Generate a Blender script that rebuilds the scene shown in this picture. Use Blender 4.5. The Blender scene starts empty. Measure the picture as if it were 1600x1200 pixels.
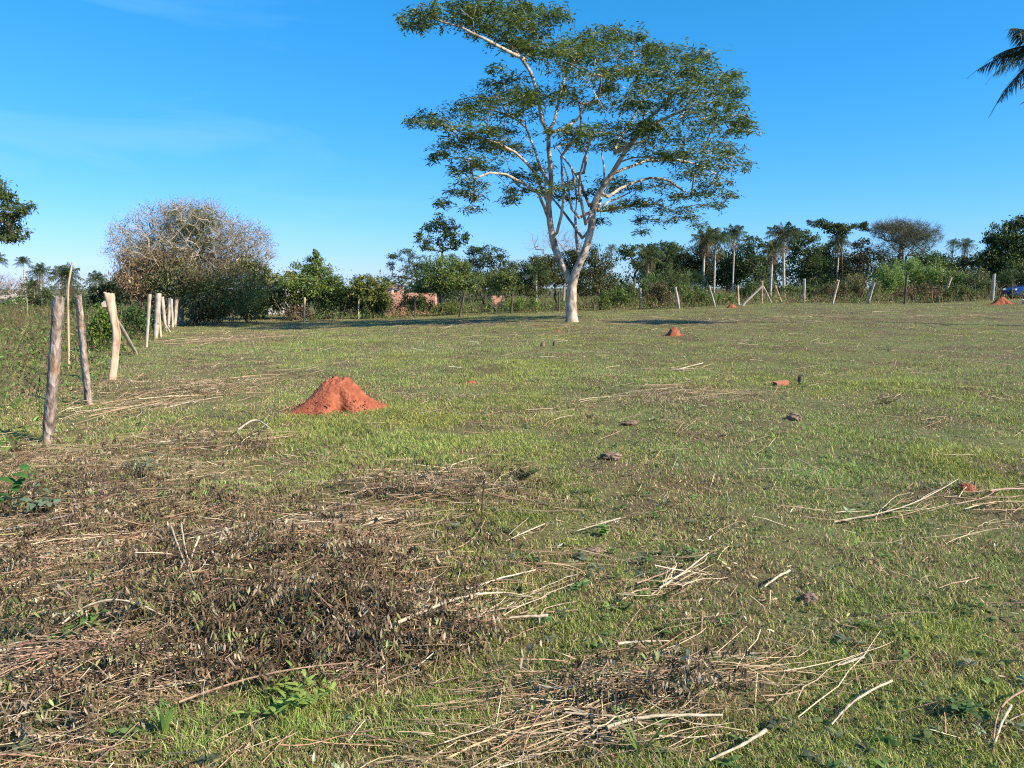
import bpy, math, random
import numpy as np
from mathutils import Vector
random.seed(7)
RNG = np.random.default_rng(11)
C = bpy.context.scene.collection

# ------------------------------------------------------------ camera
PITCH = math.radians(7.4); F = 1155.0; CAMZ = 1.6
cd = bpy.data.cameras.new("camera"); cam = bpy.data.objects.new("camera", cd); C.objects.link(cam)
cd.sensor_width = 36.0; cd.lens = 36.0 * F / 1600.0; cd.clip_start = 0.05; cd.clip_end = 3000
cam.location = (0, 0, CAMZ); cam.rotation_euler = (math.radians(90) - PITCH, 0, 0)
bpy.context.scene.camera = cam

# ------------------------------------------------------------ light
SUN_AZ = math.radians(28); SUN_EL = math.radians(35)
ts = Vector((math.cos(SUN_AZ) * math.cos(SUN_EL), -math.sin(SUN_AZ) * math.cos(SUN_EL), math.sin(SUN_EL)))
sd = bpy.data.lights.new("sun", 'SUN'); sun = bpy.data.objects.new("sun", sd); C.objects.link(sun)
sd.energy = 5.0; sd.angle = math.radians(0.53); sd.color = (1.0, 0.86, 0.68)
sun.rotation_euler = ts.to_track_quat('Z', 'Y').to_euler()
w = bpy.data.worlds.new("World"); bpy.context.scene.world = w; w.use_nodes = True
nt = w.node_tree; nt.nodes.clear(); N = nt.nodes.new; L = nt.links.new
out = N("ShaderNodeOutputWorld"); bg = N("ShaderNodeBackground"); sky = N("ShaderNodeTexSky")
sky.sky_type = 'NISHITA'; sky.sun_disc = False; sky.sun_elevation = SUN_EL
sky.sun_rotation = math.atan2(ts.x, ts.y); sky.air_density = 1.0; sky.dust_density = 0.15; sky.ozone_density = 2.5
sky.altitude = 100
hs = N("ShaderNodeHueSaturation"); hs.inputs["Saturation"].default_value = 1.25; hs.inputs["Hue"].default_value = 0.49
L(sky.outputs[0], hs.inputs["Color"])
# thin cirrus streaks, laid out by sky direction
tc = N("ShaderNodeTexCoord"); mp = N("ShaderNodeMapping"); mp.inputs["Scale"].default_value = (1.5, 1.5, 9.0)
nz = N("ShaderNodeTexNoise"); nz.inputs["Scale"].default_value = 1.6; nz.inputs["Detail"].default_value = 7; nz.inputs["Distortion"].default_value = .5
cr = N("ShaderNodeMapRange"); cr.inputs[1].default_value = .5; cr.inputs[2].default_value = .78; cr.inputs[3].default_value = 0; cr.inputs[4].default_value = .42
L(tc.outputs["Generated"], mp.inputs[0]); L(mp.outputs[0], nz.inputs["Vector"]); L(nz.outputs["Fac"], cr.inputs[0])
sx = N("ShaderNodeSeparateXYZ"); L(tc.outputs["Generated"], sx.inputs[0])
mx1 = N("ShaderNodeMapRange"); mx1.inputs[1].default_value = 0.0; mx1.inputs[2].default_value = -.4; mx1.inputs[3].default_value = 0; mx1.inputs[4].default_value = 1
L(sx.outputs[0], mx1.inputs[0])
mul = N("ShaderNodeMath"); mul.operation = 'MULTIPLY'; L(cr.outputs[0], mul.inputs[0]); L(mx1.outputs[0], mul.inputs[1])
mixc = N("ShaderNodeMixRGB"); L(mul.outputs[0], mixc.inputs[0]); L(hs.outputs[0], mixc.inputs[1]); mixc.inputs[2].default_value = (6.5, 7.2, 7.6, 1)
tint = N("ShaderNodeMixRGB"); tint.blend_type = 'MULTIPLY'; tint.inputs[0].default_value = 1; tint.inputs[2].default_value = (.37, .74, 1.05, 1)
L(mixc.outputs[0], tint.inputs[1])
sr = N("ShaderNodeSeparateColor"); cb = N("ShaderNodeCombineColor"); L(tint.outputs[0], sr.inputs[0])
for ch, (k_, p_) in enumerate(((.93, 1.12), (1.38, .66), (1.20, .92))):      # camera-like colour response of the clear sky
    pw_ = N("ShaderNodeMath"); pw_.operation = 'POWER'; L(sr.outputs[ch], pw_.inputs[0]); pw_.inputs[1].default_value = p_
    ml_ = N("ShaderNodeMath"); ml_.operation = 'MULTIPLY'; L(pw_.outputs[0], ml_.inputs[0]); ml_.inputs[1].default_value = k_; L(ml_.outputs[0], cb.inputs[ch])
L(cb.outputs[0], bg.inputs[0]); bg.inputs[1].default_value = 0.105; L(bg.outputs[0], out.inputs[0])
vs = bpy.context.scene.view_settings
vs.view_transform = 'Standard'; vs.look = 'None'; vs.gamma = 1; vs.exposure = 0.90
cy = bpy.context.scene.cycles
cy.use_denoising = False; cy.pixel_filter_type = 'BLACKMAN_HARRIS'; cy.filter_width = 1.15
cy.max_bounces = 5; cy.diffuse_bounces = 3; cy.glossy_bounces = 2; cy.transmission_bounces = 3; cy.transparent_max_bounces = 4

# ------------------------------------------------------------ helpers: view rays, noise, terrain
CP, SP = math.cos(PITCH), math.sin(PITCH)
def P(px, py, Y):
    xc = (px - 800) / F; yc = (600 - py) / F
    dy = CP + yc * SP; dz = -SP + yc * CP
    t = Y / dy
    return np.array([xc * t, Y, CAMZ + dz * t])
def proj(x, y, z):
    d = y * CP - (z - CAMZ) * SP
    u = y * SP + (z - CAMZ) * CP
    return 800 + F * x / d, 600 - F * u / d
_prm = np.random.default_rng(3).random((256, 256))
def vnoise(x, y):
    xi = np.floor(x).astype(int); yi = np.floor(y).astype(int); fx = x - xi; fy = y - yi
    fx = fx * fx * (3 - 2 * fx); fy = fy * fy * (3 - 2 * fy)
    a = _prm[xi & 255, yi & 255]; b = _prm[(xi + 1) & 255, yi & 255]; c = _prm[xi & 255, (yi + 1) & 255]; d = _prm[(xi + 1) & 255, (yi + 1) & 255]
    return (a * (1 - fx) + b * fx) * (1 - fy) + (c * (1 - fx) + d * fx) * fy
def fbm(x, y, o=4):
    s = 0; a = .5; t = 0
    for i in range(o):
        s = s + a * vnoise(x * 2 ** i + 17.3 * i, y * 2 ** i + 9.1 * i); t += a; a *= .5
    return s / t
FX = [-200, -40, -17, -10, 0, 9, 14, 17, 27, 33, 60, 200]
FZ = [-.8, -.7, -.55, -.5, -.05, .18, .42, .58, .56, .82, 1.0, 1.0]
HEAPS = []
def H0(x, y):
    x = np.asarray(x, float); y = np.asarray(y, float)
    t = np.clip((y - 12) / 38, 0, 1); t = t * t * (3 - 2 * t)
    h = np.interp(x, FX, FZ) * t
    h = h + (fbm(x * .35, y * .35, 3) - .5) * .16 * np.clip(y / 10, .2, 1) + (fbm(x * 2.1 + 5, y * 2.1, 3) - .5) * .07
    return h
def H(x, y):
    h = H0(x, y)
    for (hx, hy, sx_, sy_, hh) in HEAPS:
        h = h + hh * np.exp(-((x - hx) / sx_) ** 2 - ((y - hy) / sy_) ** 2)
    return h
def G(px, py, f=H):
    lo, hi = 1.5, 400.0
    for _ in range(50):
        m = (lo + hi) / 2; q = P(px, py, m)
        if q[2] > float(f(q[0], q[1])): lo = m
        else: hi = m
    q = P(px, py, lo); q[2] = float(f(q[0], q[1])); return q
for a in [(450, 900, .65, .40, .22), (230, 985, .6, .3, .14), (540, 1000, .45, .22, .20), (300, 790, 1.0, .6, .09), (1050, 1090, .4, .15, .05),
          (120, 750, 1.0, .5, .10), (330, 700, 1.0, .6, .08), (650, 765, .7, .35, .06), (60, 1080, .4, .2, .06), (250, 610, 1.2, 1.0, .08), (1505, 772, .3, .25, .05)]:
    q = G(a[0], a[1], H0); HEAPS.append((q[0], q[1], a[2], a[3], a[4]))

def wv(o, a): 
    for k, v in a.items():
        if v is not None: o[k] = v
def tag(o, label=None, cat=None, group=None, kind=None):
    wv(o, dict(label=label, category=cat, group=group, kind=kind)); return o
def empty(name, loc):
    o = bpy.data.objects.new(name, None); o.location = tuple(loc); C.objects.link(o); return o

class MB:
    def __init__(s): s.v = []; s.c = []; s.q = []; s.t = []; s.n = 0; s.mi = []
    def add(s, v, quads=None, tris=None, col=(1, 1, 1)):
        v = np.asarray(v, np.float32).reshape(-1, 3); s.v.append(v)
        col = np.asarray(col, np.float32)
        if col.ndim == 1: col = np.broadcast_to(col, (len(v), 3))
        s.c.append(col)
        if quads is not None and len(quads): s.q.append(np.asarray(quads, np.int32).reshape(-1, 4) + s.n)
        if tris is not None and len(tris): s.t.append(np.asarray(tris, np.int32).reshape(-1, 3) + s.n)
        s.n += len(v)
    def build(s, name, mat, parent=None, smooth=False, world=True):
        v = np.concatenate(s.v); c = np.concatenate(s.c)
        if parent is not None and world: v = v - np.array(parent.matrix_world.translation if False else parent.location, np.float32)
        q = np.concatenate(s.q) if s.q else np.zeros((0, 4), np.int32)
        t = np.concatenate(s.t) if s.t else np.zeros((0, 3), np.int32)
        me = bpy.data.meshes.new(name)
        me.vertices.add(len(v)); me.vertices.foreach_set("co", v.astype(np.float32).ravel())
        loops = np.concatenate([q.ravel(), t.ravel()]); tot = np.concatenate([np.full(len(q), 4), np.full(len(t), 3)])
        st = np.concatenate([[0], np.cumsum(tot)[:-1]])
        me.loops.add(len(loops)); me.loops.foreach_set("vertex_index", loops.astype(np.int32))
        me.polygons.add(len(tot)); me.polygons.foreach_set("loop_start", st.astype(np.int32)); me.polygons.foreach_set("loop_total", tot.astype(np.int32))
        me.polygons.foreach_set("use_smooth", np.full(len(tot), bool(smooth)))
        at = me.attributes.new("col", 'FLOAT_COLOR', 'POINT')
        at.data.foreach_set("color", np.concatenate([c, np.ones((len(c), 1), np.float32)], 1).astype(np.float32).ravel())
        me.update(calc_edges=True)
        me.materials.append(mat)
        o = bpy.data.objects.new(name, me); C.objects.link(o)
        if parent is not None: o.parent = parent
        return o

def nrm(a): return a / (np.linalg.norm(a, axis=-1, keepdims=True) + 1e-9)
def tubes(mb, Pn, R, sides=5, col=(1, 1, 1), cap=True, rough=0.0):
    """Pn [N,K,3], R [N,K]; col [N,3] or [3] or [N,K,3]"""
    Pn = np.asarray(Pn, float); R = np.asarray(R, float)
    n, k, _ = Pn.shape
    T = nrm(np.gradient(Pn, axis=1))
    ref = np.zeros_like(T); m = np.abs(T[:, :1, 2:3]) > .8; ref[:] = np.where(m, [1., .1, 0], [0., .05, 1.])
    A = nrm(np.cross(T, ref)); B = np.cross(T, A)
    ang = np.arange(sides) * 2 * math.pi / sides
    rr = R[:, :, None]
    if rough: rr = rr * (1 + rough * RNG.normal(size=(n, k, sides)))
    V = Pn[:, :, None] + (A[:, :, None] * np.cos(ang)[None, None, :, None] + B[:, :, None] * np.sin(ang)[None, None, :, None]) * rr[..., None]
    idx = (np.arange(n)[:, None, None] * k + np.arange(k - 1)[None, :, None]) * sides + np.arange(sides)[None, None, :]
    nx = (np.arange(sides) + 1) % sides
    idx2 = (np.arange(n)[:, None, None] * k + np.arange(k - 1)[None, :, None]) * sides + nx[None, None, :]
    q = np.stack([idx, idx2, idx2 + sides, idx + sides], -1).reshape(-1, 4)
    col = np.asarray(col, float)
    if col.ndim == 1: cc = np.broadcast_to(col, (n * k * sides, 3))
    elif col.ndim == 2: cc = np.repeat(col, k * sides, axis=0)
    else: cc = np.repeat(col.reshape(-1, 3), sides, axis=0)
    mb.add(V, quads=q, col=cc)
    if cap:
        for e in (0, k - 1):
            cen = Pn[:, e]; base = mb.n
            ring = V[:, e]; vv = np.concatenate([cen[:, None], ring], 1)
            i0 = np.arange(n)[:, None] * (sides + 1); a = i0 + 1 + np.arange(sides); b = i0 + 1 + nx
            tr = np.stack([np.broadcast_to(i0, a.shape), a, b] if e else [np.broadcast_to(i0, a.shape), b, a], -1)
            ce = col if col.ndim == 1 else (col if col.ndim == 2 else col[:, e])
            cc = np.broadcast_to(ce, (n * (sides + 1), 3)) if col.ndim == 1 else np.repeat(ce, sides + 1, axis=0)
            mb.add(vv, tris=tr, col=cc)

def leaves(mb, base, d, nrmv, length, width, col, curl=0.0):
    """lanceolate leaves of 6 vertices. base[N,3], d unit dir, nrmv unit normal"""
    n = len(base); s = nrm(np.cross(d, nrmv)); up = np.cross(s, d)
    Lh = np.broadcast_to(length, (n,))[:, None]; W = np.broadcast_to(width, (n,))[:, None]
    cu = np.broadcast_to(curl, (n,))[:, None]
    p = lambda a, b, c: base + d * Lh * a + s * W * b - up * Lh * cu * (a ** 2) + up * W * c
    V = np.stack([p(0, 0, 0), p(.33, -.5, .18), p(.33, .5, .18), p(.7, -.4, .15), p(.7, .4, .15), p(1, 0, 0)], 1)
    i = np.arange(n)[:, None] * 6
    q = i + np.array([[1, 2, 4, 3]]); t = np.concatenate([i + np.array([[0, 2, 1]]), i + np.array([[3, 4, 5]])])
    col = np.asarray(col, float)
    cc = col if col.ndim == 1 else np.repeat(col, 6, axis=0)
    mb.add(V, quads=q, tris=t, col=cc)
def rhomb(mb, base, d, nrmv, length, width, col):
    n = len(base); s = nrm(np.cross(d, nrmv)); Lh = np.broadcast_to(length, (n,))[:, None]; W = np.broadcast_to(width, (n,))[:, None]
    up = np.cross(s, d)
    V = np.stack([base, base + d * Lh * .5 - s * W * .5 + up * W * .15, base + d * Lh, base + d * Lh * .5 + s * W * .5 + up * W * .15], 1)
    q = np.arange(n)[:, None] * 4 + np.array([[0, 3, 2, 1]])
    col = np.asarray(col, float)
    mb.add(V, quads=q, col=col if col.ndim == 1 else np.repeat(col, 4, axis=0))
def rdir(n, zb=0.0, zs=1.0):
    a = RNG.normal(size=(n, 3)); a[:, 2] = a[:, 2] * zs + zb; return nrm(a)
def vary(col, n, v=.25, mix=None, mf=.0):
    c = np.array(col)[None] * np.exp(RNG.normal(size=(n, 1)) * v) * np.exp(RNG.normal(size=(n, 3)) * v * .25)
    if mix is not None:
        k = (RNG.random((n, 1)) < mf); c = np.where(k, np.array(mix)[None] * np.exp(RNG.normal(size=(n, 1)) * v), c)
    return np.clip(c, .004, .85)

# ------------------------------------------------------------ materials
def newmat(name):
    m = bpy.data.materials.new(name); m.use_nodes = True; t = m.node_tree; t.nodes.clear()
    o = t.nodes.new("ShaderNodeOutputMaterial"); return m, t, o
def attr_mat(name, trans=.0, rough=.6, spec=.3, noise=0, bump=0, gain=(1, 1, 1), nscale=(1, 1, 1)):
    m, t, o = newmat(name); n = t.nodes.new; l = t.links.new
    a = n("ShaderNodeAttribute"); a.attribute_name = "col"
    g = n("ShaderNodeMixRGB"); g.blend_type = 'MULTIPLY'; g.inputs[0].default_value = 1; g.inputs[2].default_value = (*gain, 1)
    l(a.outputs["Color"], g.inputs[1]); src = g.outputs[0]
    b = n("ShaderNodeBsdfPrincipled"); b.inputs["Roughness"].default_value = rough; b.inputs["Specular IOR Level"].default_value = spec
    if noise:
        tcn = n("ShaderNodeTexCoord"); mpn = n("ShaderNodeMapping"); mpn.inputs["Scale"].default_value = nscale
        l(tcn.outputs["Object"], mpn.inputs[0])
        z = n("ShaderNodeTexNoise"); z.inputs["Scale"].default_value = noise; z.inputs["Detail"].default_value = 6; z.inputs["Roughness"].default_value = .65
        l(mpn.outputs[0], z.inputs["Vector"])
        r = n("ShaderNodeMapRange"); r.inputs[1].default_value = .3; r.inputs[2].default_value = .7; r.inputs[3].default_value = .55; r.inputs[4].default_value = 1.35
        l(z.outputs["Fac"], r.inputs[0])
        m2 = n("ShaderNodeMixRGB"); m2.blend_type = 'MULTIPLY'; m2.inputs[0].default_value = 1; l(src, m2.inputs[1]); l(r.outputs[0], m2.inputs[2]); src = m2.outputs[0]
        if bump:
            bp = n("ShaderNodeBump"); bp.inputs["Strength"].default_value = bump; bp.inputs["Distance"].default_value = .02
            l(z.outputs["Fac"], bp.inputs["Height"]); l(bp.outputs[0], b.inputs["Normal"])
    l(src, b.inputs["Base Color"])
    if trans:
        tr = n("ShaderNodeBsdfTranslucent"); mx = n("ShaderNodeMixShader"); mx.inputs[0].default_value = trans
        l(src, tr.inputs[0]); l(b.outputs[0], mx.inputs[1]); l(tr.outputs[0], mx.inputs[2]); l(mx.outputs[0], o.inputs[0])
    else: l(b.outputs[0], o.inputs[0])
    return m
def ramp_mat(name, stops, scale=5, nscale=(1, 1, 1), rough=.85, bump=.5, bdist=.02, detail=8, spec=.2, vor=0, second=None):
    m, t, o = newmat(name); n = t.nodes.new; l = t.links.new
    tcn = n("ShaderNodeTexCoord"); mpn = n("ShaderNodeMapping"); mpn.inputs["Scale"].default_value = nscale; l(tcn.outputs["Object"], mpn.inputs[0])
    z = n("ShaderNodeTexNoise"); z.inputs["Scale"].default_value = scale; z.inputs["Detail"].default_value = detail; z.inputs["Roughness"].default_value = .65
    l(mpn.outputs[0], z.inputs["Vector"])
    r = n("ShaderNodeValToRGB"); e = r.color_ramp.elements
    while len(e) < len(stops): e.new(.5)
    for i, (p_, c_) in enumerate(stops): e[i].position = p_; e[i].color = (*c_, 1)
    l(z.outputs["Fac"], r.inputs[0]); src = r.outputs[0]
    if second:
        z2 = n("ShaderNodeTexNoise"); z2.inputs["Scale"].default_value = second[0]; z2.inputs["Detail"].default_value = 5; l(tcn.outputs["Object"], z2.inputs["Vector"])
        r2 = n("ShaderNodeMapRange"); r2.inputs[1].default_value = second[2]; r2.inputs[2].default_value = second[3]; l(z2.outputs["Fac"], r2.inputs[0])
        mm = n("ShaderNodeMixRGB"); l(r2.outputs[0], mm.inputs[0]); l(src, mm.inputs[1]); mm.inputs[2].default_value = (*second[1], 1); src = mm.outputs[0]
    b = n("ShaderNodeBsdfPrincipled"); b.inputs["Roughness"].default_value = rough; b.inputs["Specular IOR Level"].default_value = spec
    l(src, b.inputs["Base Color"])
    bp = n("ShaderNodeBump"); bp.inputs["Strength"].default_value = bump; bp.inputs["Distance"].default_value = bdist
    if vor:
        vo = n("ShaderNodeTexVoronoi"); vo.inputs["Scale"].default_value = vor; l(mpn.outputs[0], vo.inputs["Vector"])
        ad = n("ShaderNodeMath"); ad.operation = 'ADD'; l(vo.outputs["Distance"], ad.inputs[0]); l(z.outputs["Fac"], ad.inputs[1]); l(ad.outputs[0], bp.inputs["Height"])
    else: l(z.outputs["Fac"], bp.inputs["Height"])
    l(bp.outputs[0], b.inputs["Normal"]); l(b.outputs[0], o.inputs[0]); return m

M_leaf = attr_mat("foliage", trans=.36, rough=.55, spec=.25)
M_grass = attr_mat("grass_blades", trans=.3, rough=.6, spec=.2)
M_dead = attr_mat("dead_leaves", trans=.12, rough=.8, spec=.12)
M_stem = attr_mat("dry_stems", rough=.7, spec=.2, noise=40, bump=.3)
M_twig = attr_mat("twigs", rough=.85, spec=.1)
M_soil = ramp_mat("soil", [(.25, (.05, .032, .018)), (.45, (.10, .072, .038)), (.6, (.13, .11, .048)), (.8, (.19, .14, .075))], scale=9, bump=.8, second=(.6, (.13, .14, .048), .42, .6))
M_red = ramp_mat("red_earth", [(.25, (.15, .038, .020)), (.5, (.30, .092, .047)), (.75, (.41, .15, .082))], scale=9, bump=.8, bdist=.012, vor=30)
M_bark = ramp_mat("pale_bark", [(.34, (.09, .065, .05)), (.46, (.33, .26, .20)), (.58, (.56, .48, .39)), (.8, (.68, .60, .50))], scale=4.5, nscale=(1, 1, .5), bump=.8, second=(1.3, (.30, .20, .14), .56, .75))
M_bark2 = ramp_mat("brown_bark", [(.3, (.06, .045, .03)), (.5, (.15, .11, .08)), (.7, (.26, .21, .17))], scale=5, nscale=(1, 1, .3), bump=.6)
M_palmb = ramp_mat("palm_bark", [(.3, (.22, .18, .14)), (.5, (.42, .38, .32)), (.7, (.55, .50, .44))], scale=3, nscale=(1, 1, 3), bump=.3)
M_post = ramp_mat("weathered_post_bark", [(.32, (.035, .026, .02)), (.44, (.19, .145, .115)), (.56, (.37, .30, .25)), (.75, (.53, .48, .43))], scale=16, nscale=(1, 1, .42), bump=1.0, bdist=.012, vor=34, second=(3.2, (.36, .20, .11), .55, .68))
M_wood = ramp_mat("weathered_bare_wood", [(.3, (.16, .10, .06)), (.5, (.50, .37, .25)), (.75, (.62, .51, .39))], scale=14, nscale=(1, 1, .10), bump=.8, bdist=.008, second=(4, (.25, .17, .12), .55, .7))
M_grey = ramp_mat("grey_split_wood", [(.3, (.20, .16, .12)), (.5, (.44, .38, .31)), (.75, (.56, .51, .44))], scale=14, nscale=(1, 1, .10), bump=.8, bdist=.008)
M_darkw = ramp_mat("dark_post_wood", [(.3, (.05, .038, .028)), (.6, (.14, .11, .085)), (.8, (.24, .20, .16))], scale=14, nscale=(1, 1, .15), bump=.6)
M_clod = ramp_mat("clod", [(.3, (.12, .08, .055)), (.6, (.27, .19, .14)), (.8, (.36, .28, .21))], scale=20, bump=1)

# ------------------------------------------------------------ ground sheet
def axis(lo, hi, fine_lo, fine_hi, step, grow=1.12):
    a = list(np.arange(fine_lo, fine_hi, step)); s = step; v = a[-1]
    while v < hi: s *= grow; v += s; a.append(v)
    s = step; v = a[0]; b = []
    while v > lo: s *= grow; v -= s; b.append(v)
    return np.array(b[::-1] + a)
gx = axis(-900, 900, -8, 8, .075, 1.07); gy = axis(-80, 1500, 1.5, 13, .075, 1.05)
X, Yg = np.meshgrid(gx, gy, indexing='ij'); Z = H(X, Yg) - .004
nxg, nyg = X.shape; ii = (np.arange(nxg - 1)[:, None] * nyg + np.arange(nyg - 1)[None]).ravel()
mb = MB(); mb.add(np.stack([X, Yg, Z], -1), quads=np.stack([ii, ii + nyg, ii + nyg + 1, ii + 1], -1), col=(.1, .1, .05))
tag(mb.build("ground", M_soil, smooth=True), kind="structure")

# ------------------------------------------------------------ masks on the ground (dry patches)
DRY = [(180,745,230,55,.9),(120,880,230,110,.95),(450,890,250,95,1.0),(600,960,210,80,.8),(180,1060,290,70,1.0),(500,1050,180,60,.9),(690,765,170,28,.95),
       (1060,1085,180,50,.8),(860,1140,170,35,.6),(80,1180,160,40,.8),(270,615,190,22,.8),(40,650,90,60,.5),(360,528,90,10,.8),(1080,618,140,13,.75),
       (690,608,60,7,.6),(1385,623,32,9,.9),(920,870,60,16,.6),(760,1185,240,20,.7),(1560,815,70,20,.7),(1470,775,60,18,.7),(1240,800,50,10,.4),
       (640,505,260,6,.7),(1250,500,330,7,.55),(1000,512,120,7,.5),(1330,965,90,12,.6),(1480,1120,60,25,.7),(980,745,110,30,.35),(330,700,120,30,.7),
       (1200,690,60,14,.3),(640,1010,120,50,.6),(820,1000,60,30,.4),(1100,1010,120,60,.35),(480,722,60,10,.5),(1290,1130,70,14,.4),(830,740,40,18,.6),(1480,545,90,6,.4)]
GREENP = [(370,790,70,18,.9),(560,700,150,30,.6),(1330,720,230,45,.7),(120,690,120,18,.6),(760,900,60,40,.3),(300,1150,60,40,.8),(650,1130,110,40,.7),(430,1110,120,40,.8),
          (1450,900,150,90,.3),(900,580,330,25,.4),(600,545,300,18,.5),(1450,590,200,20,.5),(700,820,90,20,.3)]
fe0 = G(74, 692); fe1 = G(284, 508); fv = fe1[:2] - fe0[:2]
def side(x, y): return ((x - fe0[0]) * fv[1] - (y - fe0[1]) * fv[0]) / np.hypot(*fv)     # >0 inside the paddock, <0 behind the left fence
def patch(px, py, lst, nn):
    m = np.zeros_like(px)
    for (a, b, c, d, s) in lst:
        r = np.sqrt(((px - a) / c) ** 2 + ((py - b) / d) ** 2) + (nn - .5) * 1.1
        m = np.maximum(m, s * np.clip((1.25 - r) / .55, 0, 1))
    return m
def dryness(x, y):
    px, py = proj(x, y, H0(x, y)); nn = fbm(x * 1.7, y * 1.7, 3)
    d = patch(px, py, DRY, nn)
    d = np.maximum(d, .6 * np.clip((fbm(x * .8 + 40, y * .8 + 3, 4) - .60) / .08, 0, 1))
    d = np.maximum(d, .58 * np.clip((fbm(x * 2.0 + 11, y * 2.0 + 31, 4) - .56) / .07, 0, 1))
    g = patch(px, py, GREENP, nn)
    return np.clip(d * (1 - .7 * g), 0, 1), g

# ------------------------------------------------------------ grass
def sample_ground(n, rho_pow, dmin=1.9, dmax=62, half=.80):
    # density per m2 ~ d^-rho_pow
    e = 2 - rho_pow; u = RNG.random(n)
    d = (dmin ** e + u * (dmax ** e - dmin ** e)) ** (1 / e)
    a = (RNG.random(n) * 2 - 1) * half
    return d * np.sin(a), d * np.cos(a), d
def grass():
    mb = MB(); n = 3000000
    x, y, d = sample_ground(n, 1.55)
    tc_ = .02 + .01 * d / 10
    # tuft offsets
    k = n // 5; x = np.repeat(x[:k], 5) + RNG.normal(size=k * 5) * np.repeat(tc_[:k], 5); y = np.repeat(y[:k], 5) + RNG.normal(size=k * 5) * np.repeat(tc_[:k], 5)
    n = k * 5; d = np.hypot(x, y); tuft = np.repeat(RNG.random(k), 5)
    dry, gp = dryness(x, y); big = fbm(x * .45 + 7, y * .45, 3); mid = fbm(x * 2.3, y * 2.3 + 9, 3)
    keep = RNG.random(n) > dry * .72
    keep &= RNG.random(n) < np.clip(.60 + (mid - .42) * 4.0, .26, 1)
    x, y, d, dry, gp, big, mid, tuft = [a[keep] for a in (x, y, d, dry, gp, big, mid, tuft)]; n = len(x)
    inside = side(x, y)
    z = H(x, y) - .006
    ln = (.017 + .016 * RNG.random(n) + .05 * np.clip(mid - .5, 0, 1) + .03 * gp + .03 * np.clip(big - .5, 0, 1)) * (.7 + .7 * tuft) * (1 + .004 * d)
    ln = np.where(RNG.random(n) < .03, ln * 1.8, ln)
    wd = (.0024 + .0014 * RNG.random(n)) * (1 + d / 8.5)
    az = RNG.random(n) * 2 * math.pi; lean = np.abs(RNG.normal(size=n)) * .65 + .35
    dirh = np.stack([np.cos(az), np.sin(az), np.zeros(n)], 1)
    up = np.stack([np.zeros(n), np.zeros(n), np.ones(n)], 1)
    sa = az + math.pi / 2 + RNG.normal(size=n) * .6; s = np.stack([np.cos(sa), np.sin(sa), np.zeros(n)], 1)
    deadf = np.clip(.235 + .50 * dry + .5 * np.clip(fbm(x * 4 + 5, y * 4 + 77, 3) - .52, 0, .4) + .38 * (.52 - big) * 2 - .15 * gp, .05, .9)
    isd = RNG.random(n) < deadf
    gcol = np.array([.212, .292, .068])[None] * (1 + .5 * (tuft[:, None] - .5)) ; gcol[:, 0] *= 1 + .9 * (big - .5); gcol *= (1 + .25 * gp[:, None]) * (.78 + .9 * np.clip(fbm(x * 1.1 + 60, y * 1.1, 4) - .25, 0, 1))[:, None]
    warm = RNG.random(n) < .3; gcol = np.where(warm[:, None], np.array([.345, .37, .11]), gcol)
    dcol = np.where(RNG.random((n, 1)) < .5, np.array([.52, .43, .25]), np.where(RNG.random((n, 1)) < .5, np.array([.25, .175, .09]), np.array([.33, .20, .13])))
    col = np.where(isd[:, None], dcol, gcol) * np.exp(RNG.normal(size=(n, 1)) * .22)
    b = np.stack([x, y, z], 1); W = wd[:, None]; Lh = ln[:, None]; le = np.minimum(lean, 1.5)[:, None]
    m_ = b + (up * np.cos(le * .6) + dirh * np.sin(le * .6)) * Lh * .5
    t_ = m_ + (up * np.cos(le * 1.5) + dirh * np.sin(le * 1.5)) * Lh * .5
    near = d < 14
    nb = int(near.sum())
    V = np.stack([b - s * W * .5, b + s * W * .5, m_ + s * W * .42, m_ - s * W * .42, t_], 1)[near]
    i = np.arange(nb)[:, None] * 5
    mb.add(V, quads=i + np.array([[0, 1, 2, 3]]), tris=i + np.array([[3, 2, 4]]), col=np.repeat(col[near], 5, axis=0))
    V = np.stack([b - s * W * .5, b + s * W * .5, t_], 1)[~near]; nf = len(V); i = np.arange(nf)[:, None] * 3
    mb.add(V, tris=i + np.array([[0, 1, 2]]), col=np.repeat(col[~near], 3, axis=0))
    o = mb.build("grass", M_grass)
    tag(o, "short green and straw-coloured pasture grass covering the whole paddock", "grass", kind="stuff")
grass()

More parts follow.
